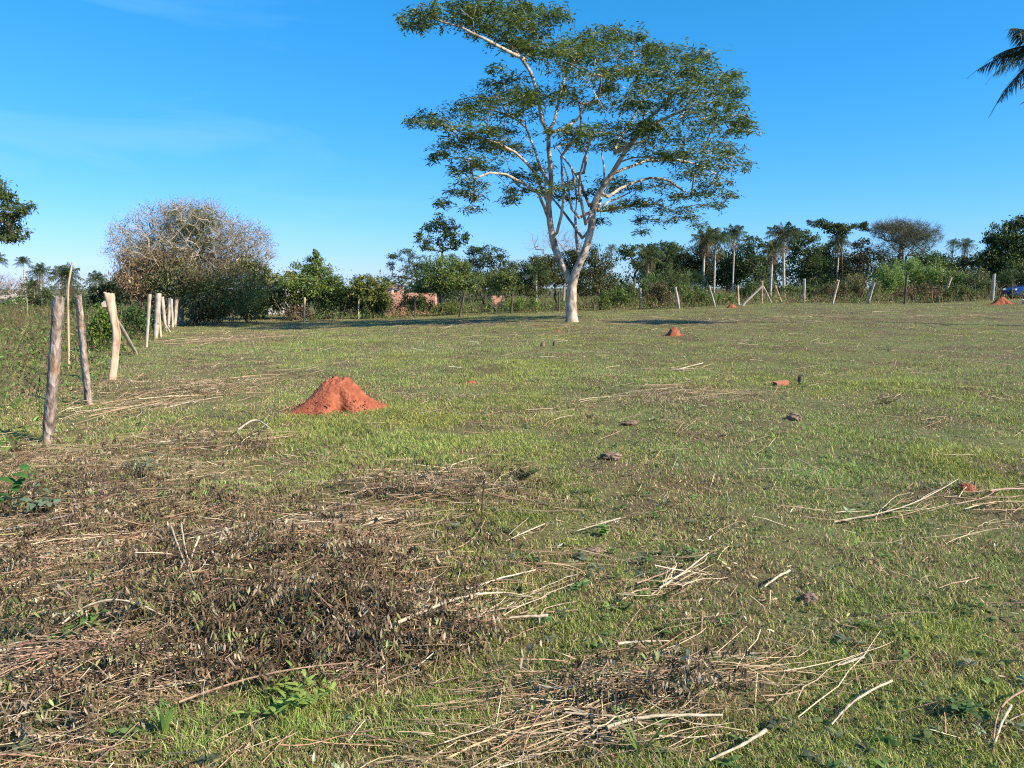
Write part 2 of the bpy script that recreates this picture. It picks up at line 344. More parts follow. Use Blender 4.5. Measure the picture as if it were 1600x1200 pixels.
# ------------------------------------------------------------ dead leaf litter and low debris
def heap_h(x, y): return H(x, y) - H0(x, y)
def litter():
    mb = MB(); n = 430000
    x, y, d = sample_ground(n, 1.35, 1.9, 55)
    dry, gp = dryness(x, y); px, py = proj(x, y, H0(x, y))
    keep = RNG.random(n) < np.clip(dry * 1.1 - .18, .015, 1) * np.clip(.35 + 1.6 * (fbm(x * 3, y * 3, 2) - .35), .1, 1)
    x, y, d, dry = [a[keep] for a in (x, y, d, dry)]; n = len(x)
    hh = heap_h(x, y)
    z = H(x, y) + RNG.random(n) ** 1.6 * (.012 + .05 * dry * (1 + 0 * hh) + .35 * hh)
    ln = (.016 + .026 * RNG.random(n)) * (1 + d / 40); wd = ln * (.13 + .13 * RNG.random(n))
    dr = rdir(n, -.35, .6); nv = rdir(n, .5)
    col = vary((.15, .11, .065), n, .5, (.40, .32, .20), .34)
    k = RNG.random(n) < .10; col[k] = vary((.13, .14, .055), int(k.sum()), .3)
    leaves(mb, np.stack([x, y, z], 1), dr, nv, ln, wd, col, curl=RNG.normal(size=n) * .35)
    # drooping wilted leaf sprays on the heaps
    cx = [(430,890,230,75,340),(540,990,220,60,420),(250,800,260,70,300),(680,762,170,25,110),(120,740,190,45,150),(330,700,110,25,80),(250,612,150,15,60),(60,1130,120,50,50),(200,930,240,90,150),(340,1050,200,40,170),(650,900,150,60,50),(1000,1090,200,50,60),(480,870,330,110,180),(120,900,180,110,150)]
    for (a, b_, ra, rb, m) in cx:
        for _ in range(m):
            t = random.random() ** .5; th = random.random() * 6.283
            q = G(a + ra * t * math.cos(th), b_ + rb * t * math.sin(th))
            L_ = random.uniform(.12, .32); azz = random.uniform(0, 6.283); k = random.randint(9, 18)
            s_ = np.linspace(0, 1, k)[:, None]; base = q + np.array([0, 0, random.uniform(.03, .17)])
            rach = base + np.array([math.cos(azz), math.sin(azz) * .6, .05]) * L_ * s_ + np.array([0, 0, -.35]) * L_ * s_ ** 2
            sd_ = np.where(np.arange(k) % 2, 1, -1)[:, None]; pr = np.array([-math.sin(azz), math.cos(azz), 0])
            dr = nrm(pr * sd_ * .5 + np.array([0, 0, -1.1]) + RNG.normal(size=(k, 3)) * .25)
            basec = random.choice([(.13, .10, .06), (.20, .155, .095), (.33, .28, .19), (.18, .21, .075), (.07, .052, .034), (.10, .08, .045)])
            leaves(mb, rach, dr, rdir(k), RNG.uniform(.024, .050, k), RNG.uniform(.0065, .011, k), vary(basec, k, .25), curl=RNG.normal(size=k) * .3)
            tubes(mb, rach[None, ::3], np.full((1, len(rach[::3])), .0012), 3, (.16, .10, .06), cap=False)
    o = mb.build("dead_leaf_litter", M_dead)
    tag(o, "brown withered leaves and cut herbage lying matted over the grass", "leaf litter", kind="stuff")
litter()

def turf_weeds():
    mb = MB(); n = 5200; x, y, d = sample_ground(n, 1.5, 1.9, 30); k = RNG.random(n) < np.clip((fbm(x * 1.5 + 9, y * 1.5, 3) - .40) * 5, .08, 1); x, y = x[k], y[k]; n = len(x)
    m = 7; X_ = np.repeat(x, m); Y_ = np.repeat(y, m); az = np.tile(np.arange(m) * 2.4, n) + RNG.random(n * m); sz = np.repeat(RNG.uniform(.018, .055, n), m)
    p = np.stack([X_, Y_, H(X_, Y_) + RNG.random(n * m) * .03], 1); dr = nrm(np.stack([np.cos(az), np.sin(az), RNG.uniform(.1, .9, n * m)], 1))
    tone = np.repeat(vary((.13, .20, .055), n, .35, (.17, .20, .12), .3), m, axis=0)
    leaves(mb, p, dr, nrm(np.array([[0, 0, 1.]]) + RNG.normal(size=(n * m, 3)) * .3), sz * RNG.uniform(.7, 1.2, n * m), sz * RNG.uniform(.25, .5, n * m), tone, curl=.3)
    tag(mb.build("turf_weeds", M_leaf), "small broad-leaved weeds scattered low in the pasture turf", "weeds", kind="stuff")
turf_weeds()

# ------------------------------------------------------------ cut stems (bunches)
def stem_lines(c0, c1, n, spread, lmin, lmax, lift=.04, wig=.02, K=7):
    """n stems lying between ground points c0,c1"""
    c0 = np.asarray(c0); c1 = np.asarray(c1); ax = c1 - c0; Lx = np.linalg.norm(ax[:2]); ux = ax / Lx
    t = RNG.random(n); mid = c0 + ax * t[:, None]; mid[:, :2] += RNG.normal(size=(n, 2)) * spread
    a0 = math.atan2(ux[1], ux[0]) + RNG.normal(size=n) * .32 + np.where(RNG.random(n) < .2, RNG.normal(size=n) * .9, 0)
    ln = RNG.uniform(lmin, lmax, n); s = np.linspace(-.5, .5, K)
    bend = RNG.normal(size=n) * .45
    px = mid[:, 0, None] + np.cos(a0)[:, None] * s * ln[:, None] - np.sin(a0)[:, None] * bend[:, None] * (s ** 2) * ln[:, None]
    py = mid[:, 1, None] + np.sin(a0)[:, None] * s * ln[:, None] + np.cos(a0)[:, None] * bend[:, None] * (s ** 2) * ln[:, None]
    px += RNG.normal(size=px.shape) * wig * .3; py += RNG.normal(size=px.shape) * wig * .3
    hz = H(px, py); b = RNG.random(n)[:, None] * lift + .008
    tilt = RNG.normal(size=n)[:, None] * .05 * s
    z = np.maximum(.6 * hz + .4 * hz.mean(1, keepdims=True) + b + tilt - .03 * s ** 2 * 4 * ln[:, None] * .3, hz + .003)
    return np.stack([px, py, z], -1), ln
BUN = [((0,1040),(310,1055),85,.07,.3,.9,'p'),((0,1075),(300,1085),50,.07,.3,.8,'p'),((100,1000),(330,945),26,.05,.25,.7,'w'),((120,860),(430,785),75,.10,.4,1.1,'p'),
       ((0,905),(170,825),60,.15,.3,.9,'p'),((360,940),(610,815),50,.10,.3,.8,'p'),((560,990),(810,930),60,.06,.25,.7,'w'),((600,1000),(760,965),40,.08,.25,.6,'p'),
       ((740,1110),(1150,1060),75,.06,.3,.7,'p'),((760,1160),(1330,1050),40,.05,.5,1.1,'p'),((850,1150),(1100,1130),50,.06,.25,.6,'w'),((900,1085),(1100,1035),60,.07,.2,.55,'p'),
       ((1000,932),(1112,895),22,.03,.3,.55,'w'),((1310,822),(1480,782),7,.05,.4,.8,'w'),((1530,800),(1620,775),16,.08,.4,.9,'w'),((1400,830),(1600,815),16,.12,.3,.7,'p'),
       ((620,772),(800,735),45,.12,.3,.9,'p'),((660,775),(850,790),35,.12,.3,.7,'p'),((150,640),(420,588),60,.25,.5,1.5,'p'),((160,645),(330,610),25,.2,.5,1.3,'w'),
       ((330,800),(680,810),90,.14,.4,1.0,'p'),((470,835),(680,805),30,.10,.3,.8,'w'),((20,700),(300,690),50,.25,.4,1.1,'p'),((0,790),(300,760),60,.25,.3,.9,'p'),
       ((300,700),(460,685),18,.15,.3,.8,'p'),((930,625),(1180,608),40,.3,.5,1.4,'p'),((1030,578),(1100,574),10,.15,.6,1.2,'w'),((250,535),(430,525),40,.6,.6,1.8,'p'),
       ((500,508),(900,508),60,.7,.6,1.8,'p'),((950,505),(1560,495),90,.9,.6,1.8,'p'),((560,1190),(1000,1175),50,.06,.25,.6,'p'),((820,870),(960,885),14,.12,.3,.7,'p'),
       ((1180,700),(1500,760),20,.3,.3,.8,'p'),((430,715),(520,725),20,.12,.3,.6,'p'),((80,960),(400,930),50,.10,.2,.6,'p'),((380,1000),(620,960),40,.12,.2,.6,'p')]
def stems():
    mb = MB()
    for (a, b, n, sp, l0, l1, kd) in BUN:
        A, ln = stem_lines(G(*a), G(*b), int(n * 1.15), sp * 1.8, l0 * .6, l1 * .9, lift=.05)
        m = len(A); d = np.linalg.norm(A[:, 3, :2], axis=1)
        r = (RNG.uniform(.0008, .0019, m) if kd == 'p' else RNG.uniform(.0012, .0034, m)) * (1 + d / 9)
        R = r[:, None] * np.linspace(1.15, .55, 7)[None]
        c = vary((.31, .21, .135), m, .28, (.48, .38, .25), .3) if kd == 'p' else vary((.46, .37, .245), m, .25, (.26, .18, .115), .45)
        tubes(mb, A, R, 4, c, cap=False)
    # tangled thin stems all over the cut area
    n = 34000; x, y, d = sample_ground(n, 1.6, 1.9, 30); dry, gp = dryness(x, y); ppx, ppy = proj(x, y, H0(x, y)); k = RNG.random(n) < np.clip(dry - .62, 0, 1) * 1.9 * np.clip((900 - ppx) / 250, .10, 1); x, y, d = x[k], y[k], d[k]; n = len(x)
    az = .25 + RNG.normal(size=n) * .55 + np.where(RNG.random(n) < .25, RNG.normal(size=n) * 1.2, 0); ln = RNG.uniform(.12, .6, n); K_ = 8; s = np.linspace(-.5, .5, K_)
    b1 = RNG.normal(size=n)[:, None] * .35; b2 = RNG.normal(size=n)[:, None] * .8
    oy = (b1 * s ** 2 + b2 * s ** 3) * ln[:, None]; ox = s * ln[:, None]
    X_ = x[:, None] + np.cos(az)[:, None] * ox - np.sin(az)[:, None] * oy; Y_ = y[:, None] + np.sin(az)[:, None] * ox + np.cos(az)[:, None] * oy
    Z_ = H(X_, Y_) + .012 + RNG.random(n)[:, None] ** 1.5 * .09 + np.maximum(RNG.normal(size=n)[:, None] * .16 * s * ln[:, None], -.01)
    tubes(mb, np.stack([X_, Y_, Z_], -1), (RNG.uniform(.0007, .0019, n) * (1 + d / 12))[:, None] * np.linspace(1.1, .5, K_)[None], 4, vary((.30, .20, .13), n, .38, (.52, .41, .27), .22), cap=False)
    # loose straw everywhere
    n = 9000; x, y, d = sample_ground(n, 1.3, 1.9, 40); dry, gp = dryness(x, y); k = RNG.random(n) < .10 + .75 * dry; x, y, d = x[k], y[k], d[k]; n = len(x)
    az = RNG.random(n) * 3.14 * .8 - .6; ln = RNG.uniform(.05, .32, n) * (1 + d / 20); s = np.linspace(-.5, .5, 4)
    X_ = x[:, None] + np.cos(az)[:, None] * s * ln[:, None]; Y_ = y[:, None] + np.sin(az)[:, None] * s * ln[:, None] + (RNG.normal(size=n)[:, None] * .1) * s ** 2 * ln[:, None]
    Z_ = H(X_, Y_) + .012 + RNG.random(n)[:, None] * .03 + RNG.normal(size=n)[:, None] * .06 * s
    tubes(mb, np.stack([X_, Y_, Z_], -1), (RNG.uniform(.0007, .0018, n) * (1 + d / 9))[:, None] * np.ones((1, 4)), 3, vary((.30, .2, .13), n, .35, (.5, .4, .26), .25), cap=False)
    o = mb.build("cut_stems", M_stem)
    tag(o, "thin pinkish dry stems and straw strewn in swathes over the ground", "dry stems", kind="stuff")
stems()

# ------------------------------------------------------------ single pale sticks
STK = [("dry_stick", [(270,868,.12),(283,895,.07),(303,930,.0)], .007, "pale stick poking up steeply from the brush, leftmost of a splayed trio", 'w'),
 ("dry_stick", [(286,866,.13),(291,893,.07),(306,928,.0)], .006, "pale stick poking up just right of the leftmost upright one in the brush", 'w'),
 ("dry_stick", [(313,878,.09),(300,898,.04),(291,912,.01)], .007, "short pale stick crossing behind the two upright sticks in the brush", 'w'),
 ("dry_stick", [(333,896,.07),(343,906,.03),(352,916,.01)], .007, "short thick pale stick leaning right of the upright trio", 'w'),
 ("dry_stick", [(1392,1090,.06),(1352,1104,.05),(1320,1122,.03),(1298,1142,.01)], .0055, "smooth cream curved stick alone on the green grass at lower right", 'w'),
 ("dry_stick", [(1606,1098,.05),(1575,1115,.06),(1555,1132,.05),(1550,1160,.03),(1552,1188,.0)], .005, "tan hooked branch bending down at the lower right edge of the photo", 'p'),
 ("dry_stick", [(1577,1134,.07),(1562,1152,.04),(1553,1172,.01)], .006, "short pale stick standing against the hooked branch at lower right", 'w'),
 ("dry_stick", [(1233,908,.05),(1215,914,.04),(1194,923,.01)], .009, "thick whitish stick end in front of the brown clod", 'w'),
 ("dry_stick", [(1348,1044,.04),(1328,1048,.03),(1308,1051,.02)], .008, "short white stick at the right tip of the long brush stems", 'w'),
 ("dry_stick", [(856,975,.03),(825,976,.03),(796,975,.02)], .009, "short blunt cream stick lying level in the grass by grey weed", 'w'),
 ("dry_stick", [(600,823,.06),(580,832,.05),(545,838,.03)], .010, "torn white stalk lying on the brush below the red mound", 'w'),
 ("dry_stick", [(851,828,.03),(822,838,.02),(790,851,.01)], .006, "straight tan stick on short grass right of the dark upright twig", 'w'),
 ("dry_stick", [(969,821,.04),(940,827,.03),(902,834,.01)], .006, "thin pale stick with green leaf beside it in mid grass", 'w'),
 ("dry_stick", [(744,727,.06),(710,735,.05),(680,746,.02)], .007, "bleached stick tip on the reddish brown litter patch", 'w'),
 ("dry_stick", [(372,681,.05),(388,672,.08),(402,666,.09),(421,676,.04)], .016, "crooked white branch piece bent like a roof near the fence", 'w'),
 ("dry_stick", [(418,690,.02),(440,688,.02),(460,686,.03),(472,690,.01)], .010, "grey branch tip lying right of the crooked white branch", 'p'),
 ("dry_stick", [(1196,1166,.05),(1160,1182,.03),(1108,1197,.01)], .008, "pale stick at the bottom edge below the brush pile", 'w'),
 ("dry_branch", [(1303,820,.01),(1350,815,.03),(1395,812,.04),(1432,800,.06),(1470,782,.07),(1496,766,.08)], .006, "long forked tan branch reaching up to the red earth patch", 'w'),
 ("dry_stick", [(99,998,.02),(130,980,.05),(175,969,.07),(218,973,.05),(255,985,.02)], .006, "arched cream stalk over the brush at lower left", 'w'),
 ("dry_stick", [(-6,1046,.02),(6,1034,.07),(60,1032,.08),(140,1042,.07),(230,1049,.05),(300,1058,.02)], .005, "very long tan stem lying along the lower left brush", 'p'),
 ("dry_stick", [(757,782,.14),(753,806,.06),(752,832,.0)], .008, "dark upright twig standing alone in the mid grass", 'd'),
 ("dry_stick", [(1098,571,.04),(1080,575,.03),(1058,580,.02)], .014, "pale straight stick far out on the grass right of the tree", 'w'),
 ("dry_stick", [(640,883,.02),(720,886,.04),(800,890,.04),(880,895,.03),(914,889,.02)], .0045, "long thin tan stem lying level across the grass at centre", 'p'),
 ("dry_stick", [(757,818,.01),(750,842,.03),(732,866,.05),(700,880,.05),(668,885,.03)], .004, "thin arching stem curving down from the dark upright twig", 'p'),
 ("dry_stick", [(622,1000,.03),(668,985,.05),(700,966,.07),(735,950,.07),(790,944,.05)], .009, "thick smooth curved pale stalk in the central brush fan", 'w'),
 ("dry_stick", [(1030,928,.02),(1070,910,.05),(1106,890,.09)], .007, "brightest stick of the small bundle right of centre", 'w'),
 ("dry_stick", [(842,1090,.04),(870,1098,.04),(910,1093,.05),(948,1087,.04)], .007, "white peeled stalk at the left of the lower brush pile", 'w'),
 ("dry_stick", [(948,1158,.04),(1000,1142,.05),(1050,1143,.05),(1128,1138,.04)], .009, "broad white peeled stalk low in the lower brush pile", 'w'),
 ("dry_stick", [(282,1124,.02),(350,1108,.05),(420,1096,.07),(490,1088,.08),(562,1082,.08)], .005, "long reddish stem sweeping over the green seedlings at bottom", 'p'),
 ("dry_stick", [(965,1030,.06),(1000,1026,.06),(1045,1022,.05)], .007, "pale stick crossing the top of the lower brush pile", 'w')]
for (nm, pts, r, lab, kd) in STK:
    q = [G(a, b) + np.array([0, 0, h + (.05 if 60 < a < 700 and b > 840 else .012)]) for (a, b, h) in pts]; r = r * .85
    # smooth the polyline
    t = np.linspace(0, len(q) - 1, 14); q = np.array(q); A = np.stack([np.interp(t, np.arange(len(q)), q[:, i]) for i in range(3)], 1)
    for _ in range(9): A[1:-1] = .5 * A[1:-1] + .25 * (A[:-2] + A[2:])
    A[1:-1] += RNG.normal(size=A[1:-1].shape) * r * .12
    mb = MB(); c = {'w': (.50, .42, .30), 'p': (.36, .23, .15), 'd': (.05, .035, .025)}[kd]
    R = r * np.linspace(1.0, .62, 14) * (1 + RNG.normal(size=14) * .08)
    cc = np.array(c)[None, None] * np.exp(RNG.normal(size=(1, 14, 1)) * .12)
    e = empty(nm, q.mean(0) if False else (A[:, 0].mean(), A[:, 1].mean(), A[:, 2].min())) if nm == "dry_branch" else None
    tubes(mb, A[None], R[None], 8, cc, rough=.08)
    if nm == "dry_branch":
        tag(e, lab, "branch"); mb.build("main_stem", M_stem, e)
        for (f, dd) in ((8, (.16, .12, .05)), (10, (-.05, .16, .04)), (6, (.14, -.04, .02))):
            m2 = MB(); s_ = np.linspace(0, 1, 6)[:, None]; B = A[f] + np.array(dd) * s_ * 1.6 + np.array([.03, .02, -.05]) * s_ ** 2
            tubes(m2, B[None], (r * .5 * np.linspace(1, .4, 6))[None], 6, c); m2.build("side_twig", M_stem, e)
    else:
        tag(mb.build(nm, M_stem, smooth=True), lab, "stick")

# ------------------------------------------------------------ posts
def post(base, top, wb, wt, mat, label, group, name="fence_post", Y=None, kink=None, dy=0., ktop=.0, sides=20, K=34, rough=.016, wobble=.05, cat="fence post", sink=.15):
    """base/top in photo pixels; widths in pixels at the post's distance"""
    g = G(*base, H0); Yb = g[1] if Y is None else Y
    if Y is not None: g = P(base[0], base[1], Y); g[2] = min(g[2], float(H(g[0], g[1])) + .02)
    tp = P(top[0], top[1], Yb + dy); sc = Yb / F
    pts = [g, tp] if kink is None else [g, P(kink[0], kink[1], Yb + dy * .5), tp]
    pts = np.array(pts); tt = np.linspace(0, len(pts) - 1, K); A = np.stack([np.interp(tt, np.arange(len(pts)), pts[:, i]) for i in range(3)], 1)
    for _ in range(5): A[1:-1] = .5 * A[1:-1] + .25 * (A[:-2] + A[2:])
    u = np.linspace(0, 1, K)
    ph = random.random() * 9
    A[:, 0] += sc * wb * wobble * np.sin(u * 7 + ph) * (1 - u * .5)
    A[0, 2] -= sink
    R = (wb + (wt - wb) * u) * sc * .5 * (1 + .05 * np.sin(u * 17 + ph) + .04 * np.sin(u * 41 + ph * 2))
    if ktop: R *= 1 + ktop * np.clip((u - .82) / .18, 0, 1)
    T = nrm(np.gradient(A, axis=0)); Ax = nrm(np.cross(T, np.array([0, 1., 0]))); B = np.cross(T, Ax)
    ang = np.arange(sides) * 2 * math.pi / sides
    sh = 1 + .10 * np.sin(2 * ang + ph) + .07 * np.sin(3 * ang + ph * 1.7)
    nzv = np.array([[fbm(np.array(a_ * 1.3 + ph), np.array(k_ * .35 + ph), 3) for a_ in ang] for k_ in range(K)])
    RR = R[:, None] * sh[None] * (1 + (nzv - .5) * rough * 6)
    V = A[:, None] + (Ax[:, None] * np.cos(ang)[None, :, None] + B[:, None] * np.sin(ang)[None, :, None]) * RR[..., None]
    # uneven sawn / broken top
    V[-1, :, 2] += RNG.normal(size=sides) * R[-1] * .12 + np.cos(ang + ph) * R[-1] * .3
    mb = MB(); i = (np.arange(K - 1)[:, None] * sides + np.arange(sides)[None]).ravel(); j = (np.arange(K - 1)[:, None] * sides + ((np.arange(sides) + 1) % sides)[None]).ravel()
    mb.add(V - g, quads=np.stack([i, i + sides, j + sides, j], -1))
    cc = V[-1].mean(0) - g; ring = V[-1] - g; inner = cc + (ring - cc) * .6 + np.array([0, 0, -R[-1] * .06])
    vv = np.concatenate([ring, inner, [cc]]); a = np.arange(sides); b = (a + 1) % sides
    mb.add(vv, quads=np.stack([a, sides + a, sides + b, b], -1), tris=np.stack([sides + a, np.full(sides, 2 * sides), sides + b], -1))
    me = mb.build(name, mat, smooth=True); me.location = tuple(g)
    try: me.data.set_sharp_from_angle(angle=math.radians(50))
    except Exception: pass
    return tag(me, label, cat, group)
LG = "posts of the left boundary fence"
post((75,692),(92,465),18,16.5,M_post,"thick scaly-barked post leaning right, nearest of the left fence",LG,sides=40,K=90,rough=.012,wobble=.03)
post((139,633),(122,462),11,9.5,M_post,"slimmer grey-barked post leaning left, second nearest of the left fence",LG,sides=32,K=70,rough=.012,wobble=.04)
post((175,594),(170,458),10,11,M_wood,"crooked bare-wood post flaring at its sawn top, with a brace beside it",LG,kink=(183,520),ktop=.3,sides=32,K=70,rough=.014,wobble=.08)
post((213,553),(163,475),5.5,7,M_grey,"slanting brace pole leaning against the crooked flared post",None,name="brace_pole",dy=-3.2,kink=(190,513),cat="brace")
post((229,543),(234,460),4.5,6,M_grey,"thin grey post standing alone between the brace and the row of pale posts",LG)
post((243,532),(248,459),8,9.5,M_grey,"broad pale split post, thickest in the distant left row",LG)
post((251,526),(247,464),4,4,M_wood,"narrow post pressed behind the broad pale split post",LG)
post((259,517),(253,464),4,5.5,M_grey,"pale post leaning left just right of the broad split post",LG)
post((266,519),(257,505),2.5,2.5,M_grey,"short slanting stick propped between two pale left fence posts",None,name="brace_pole",cat="brace")
post((263,512),(265,466),4,5,M_grey,"upright pale post, middle of the tight distant left row",LG)
post((270,513),(268,467),3,3.5,M_grey,"slim pale post touching the right side of the middle left row post",LG)
post((273,511),(276,467),4,5.5,M_wood,"tan post before the last pair of the left fence",LG)
post((278,509),(283,464),3,3.5,M_grey,"thin post with the tallest tip in the last left pair",LG)
post((284,508),(286,469),4.5,5,M_grey,"last post of the left fence before the brush, pale and straight",LG)
FG = "posts of the far boundary fence"
FAR = [((388,500),(391,469),5,6,M_wood,"tan stump-like post in the shade under the bare tree's right side"),
 ((475,503),(476,465),3,4,M_wood,"thin tan post in front of the leafy green tree left of the hut"),
 ((560,499),(560.5,460),3,3,M_grey,"slim white post between the shaded bush and the brick hut"),
 ((648,498),(648,463),2.5,2.5,M_darkw,"thin dark post in front of the brick hut"),
 ((718,495),(726,456),4,4,M_darkw,"dark post leaning right, between the brick hut and main tree"),
 ((799,490),(801,457),3,3,M_darkw,"dark upright post left of the big tree trunk"),
 ((873,487),(874,455),2.5,2.5,M_darkw,"dark post just left of the big tree trunk"),
 ((938,484),(935,452),3,3,M_darkw,"brown thin post first to the right of the big tree trunk"),
 ((1000.5,483),(1000.5,451),4,4.5,M_grey,"straight pale post second to the right of the big trunk"),
 ((1061,482),(1055,449),4.5,4,M_grey,"whitish post leaning left, right of the straight pale one"),
 ((1117,479),(1108,447),4,3.5,M_grey,"grey bent post leaning left beside the small red mound"),
 ((1154,477),(1153,446),3,3,M_wood,"thin brown post between the small red mound and the braced corner"),
 ((1190,474),(1191,439),3.5,3,M_wood,"upright corner post held by two slanting braces"),
 ((1221,473),(1211,446),3,3.5,M_wood,"short post leaning left just right of the braced corner"),
 ((1256,474),(1257,436),4,3.5,M_grey,"straight pale post next right after the short leaning one"),
 ((1301,474.5),(1310,438),3,3.5,M_wood,"slim pale post leaning right in front of dark wood"),
 ((1356,474.5),(1366,442),4,4,M_grey,"pale post leaning right before the light green shrubs"),
 ((1413,475.5),(1417,430),3,3.5,M_darkw,"tall dark post in front of light green shrubs"),
 ((1471,471),(1486,434),4,4,M_wood,"post leaning strongly right in front of light green shrubs"),
 ((1550,469),(1553.5,428),5,4,M_grey,"tall bright post beside the red mound at right edge")]
for a in FAR: post(a[0],a[1],a[2],a[3],a[4],a[5],FG,sides=12,K=16)
post((1159,478),(1192,446),3.5,3,M_grey,"pale long brace slanting down left from the corner post",None,name="brace_pole",sides=10,K=12,cat="brace")
post((1205,473),(1192,447),3,3,M_wood,"brown brace slanting down right from the corner post",None,name="brace_pole",sides=10,K=12,cat="brace")
post((102,507),(113,409),3.4,2.2,M_wood,"tall thin crooked dead pole rising behind the nearest fence posts",None,name="dead_pole",Y=14.0,kink=(106,450),sides=12,K=24,cat="pole")
post((1601,475),(1600,468),6,5,M_grey,"low grey stump beside the red mound at the right edge",None,name="tree_stump",sides=12,K=8,cat="stump",sink=.02)
post((43,497),(42,466),1.2,1.2,M_wood,"hair-thin bare stake in the weedy field at far left",None,name="thin_stake",Y=40,sides=8,K=10,cat="stake")

# ------------------------------------------------------------ red earth mounds
def mound(px, py, rx, ry, h, label, seed, skirt=1.0, name="earth_mound", peak=1.0):
    g = G(px, py, H0); rs = np.random.default_rng(seed); nr, na = 60, 96
    r = np.linspace(0, 1.7, nr)[:, None]; a = (np.arange(na) * 2 * math.pi / na)[None]
    edge = 1 + (.16 * np.sin(2 * a + seed) + .12 * np.sin(3 * a + seed * 2) + .07 * np.sin(7 * a + seed)) * np.clip(r - .35, 0, 1) * 1.5
    x = g[0] + np.cos(a) * r * rx * edge; y = g[1] + np.sin(a) * r * ry * edge
    prof = np.exp(-(r * 1.22 / peak) ** 2.7) + .10 * skirt * np.clip(1.55 - r, 0, 1)
    nz_ = fbm(x / rx * 3.2 + seed, y / rx * 3.2, 5) - .5; nf = fbm(x / rx * 14 + seed, y / rx * 14, 3) - .5
    z = H0(x, y) + h * (prof + nz_ * .24 * np.clip(1.4 - r, 0, 1) + nf * .16 * np.clip(1.5 - r, 0, 1)) - .012 - .05 * h * r
    x = x + nz_ * rx * .12; y = y + nf * rx * .14
    mb = MB(); i = (np.arange(nr - 1)[:, None] * na + np.arange(na)[None]).ravel(); j = (np.arange(nr - 1)[:, None] * na + ((np.arange(na) + 1) % na)[None]).ravel()
    mb.add(np.stack([x, y, z], -1) - g, quads=np.stack([i, i + na, j + na, j], -1))
    # crumbs
    m = 260 if h > .36 else 70
    t = .95 + rs.random(m) ** .8 * 1.05; th = rs.random(m) * 6.283; cx = g[0] + np.cos(th) * t * rx * 1.1; cyy = g[1] + np.sin(th) * t * ry * 1.05
    pr = np.exp(-(t * 1.25 / peak) ** 2.4) + .10 * skirt * np.clip(1.55 - t, 0, 1); cz = H0(cx, cyy) + h * pr * .97
    s = rs.uniform(.006, .020, m) * (rx / .5) ** .3
    dirs = np.array([[1, 0, 0], [-1, 0, 0], [0, 1, 0], [0, -1, 0], [0, 0, 1], [0, 0, -1]], float)
    V = np.stack([cx, cyy, cz], 1)[:, None] - g + dirs[None] * s[:, None, None] * rs.uniform(.6, 1.4, (m, 6, 1))
    tri = np.array([[0, 2, 4], [2, 1, 4], [1, 3, 4], [3, 0, 4], [2, 0, 5], [1, 2, 5], [3, 1, 5], [0, 3, 5]])
    mb.add(V, tris=(np.arange(m)[:, None, None] * 6 + tri[None]))
    o = mb.build(name, M_red, smooth=True); o.location = tuple(g)
    return tag(o, label, "earth mound", "red earth mounds in the paddock")
mound(528, 637, .35, .33, .37, "large crumbly orange-red mound on the grass at left, biggest of all", 1, 1.3, peak=1.22)
mound(1052, 524, .24, .24, .27, "small red mound on open grass right of the big tree", 4, .5)
mound(1143, 481, .30, .25, .22, "tiny red mound near the leaning grey posts", 6, .5)
mound(1564, 475, .46, .40, .40, "red mound at the foot of the bright post, right edge", 8, .7)
mound(1508, 772, .13, .12, .09, "low scruffy red earth heap in grass at right, branch beside it", 10, .4)
mound(736, 599, .10, .08, .06, "faint little red earth spot beyond the largest mound", 13, .4)
mound(872, 518.5, .0+.15, .12, .05, "flat reddish earth scrape between the big tree and camera", 15, .4)

# ------------------------------------------------------------ clods, stumps, brick
def clod(px, py, r, label, mat, seed, name="earth_clod", cat="clod", sq=(1, 1, .7)):
    import bmesh
    g = G(px, py, H0); bm = bmesh.new(); bmesh.ops.create_icosphere(bm, subdivisions=4, radius=1)
    for v in bm.verts:
        c = v.co; nn = float(fbm(np.array(c.x * 2.2 + seed), np.array(c.y * 2.2 + c.z * 1.7), 4)) - .5
        k = 1 + nn * 1.0; v.co = Vector((c.x * sq[0], c.y * sq[1], c.z * sq[2])) * k * r
    me = bpy.data.meshes.new(name); bm.to_mesh(me); bm.free(); me.materials.append(mat)
    o = bpy.data.objects.new(name, me); o.location = (g[0], g[1], g[2] + r * sq[2] * .45); C.objects.link(o)
    return tag(o, label, cat)
clod(1240, 656, .085, "pinkish clod with dark left side, below the standing stub", M_clod, 2)
clod(985, 663, .07, "small grey-brown clod in open grass left of centre-right", M_clod, 5, sq=(1.2, 1, .5))
clod(956, 716, .075, "flat pink clod half sunk in grass nearer than the others", M_clod, 7, sq=(1.4, 1, .5))
clod(1264, 940, .035, "brown clod beside a dark hollow in the near grass", M_clod, 9, sq=(1.2, 1, .9))
clod(930, 864, .04, "reddish brown lump amid russet litter right of centre", M_clod, 12, sq=(1.6, 1, .6))
clod(705, 1128, .022, "small brown lump at the left end of the lower brush pile", M_clod, 14)
post((866,541),(866,533.5),5,5,M_darkw,"small dark standing stub in the grass before the big tree",None,name="tree_stump",sides=12,K=8,cat="stump",sink=.03)
post((848,541),(848,534.5),8,6,M_clod,"low splintered tan stump left of the dark stub",None,name="tree_stump",sides=14,K=8,cat="stump",sink=.03,rough=.03)
post((1250,600),(1250,587),6.5,6,M_darkw,"dark square-cut stub standing upright in the right grass",None,name="tree_stump",sides=12,K=10,cat="stump",sink=.03)
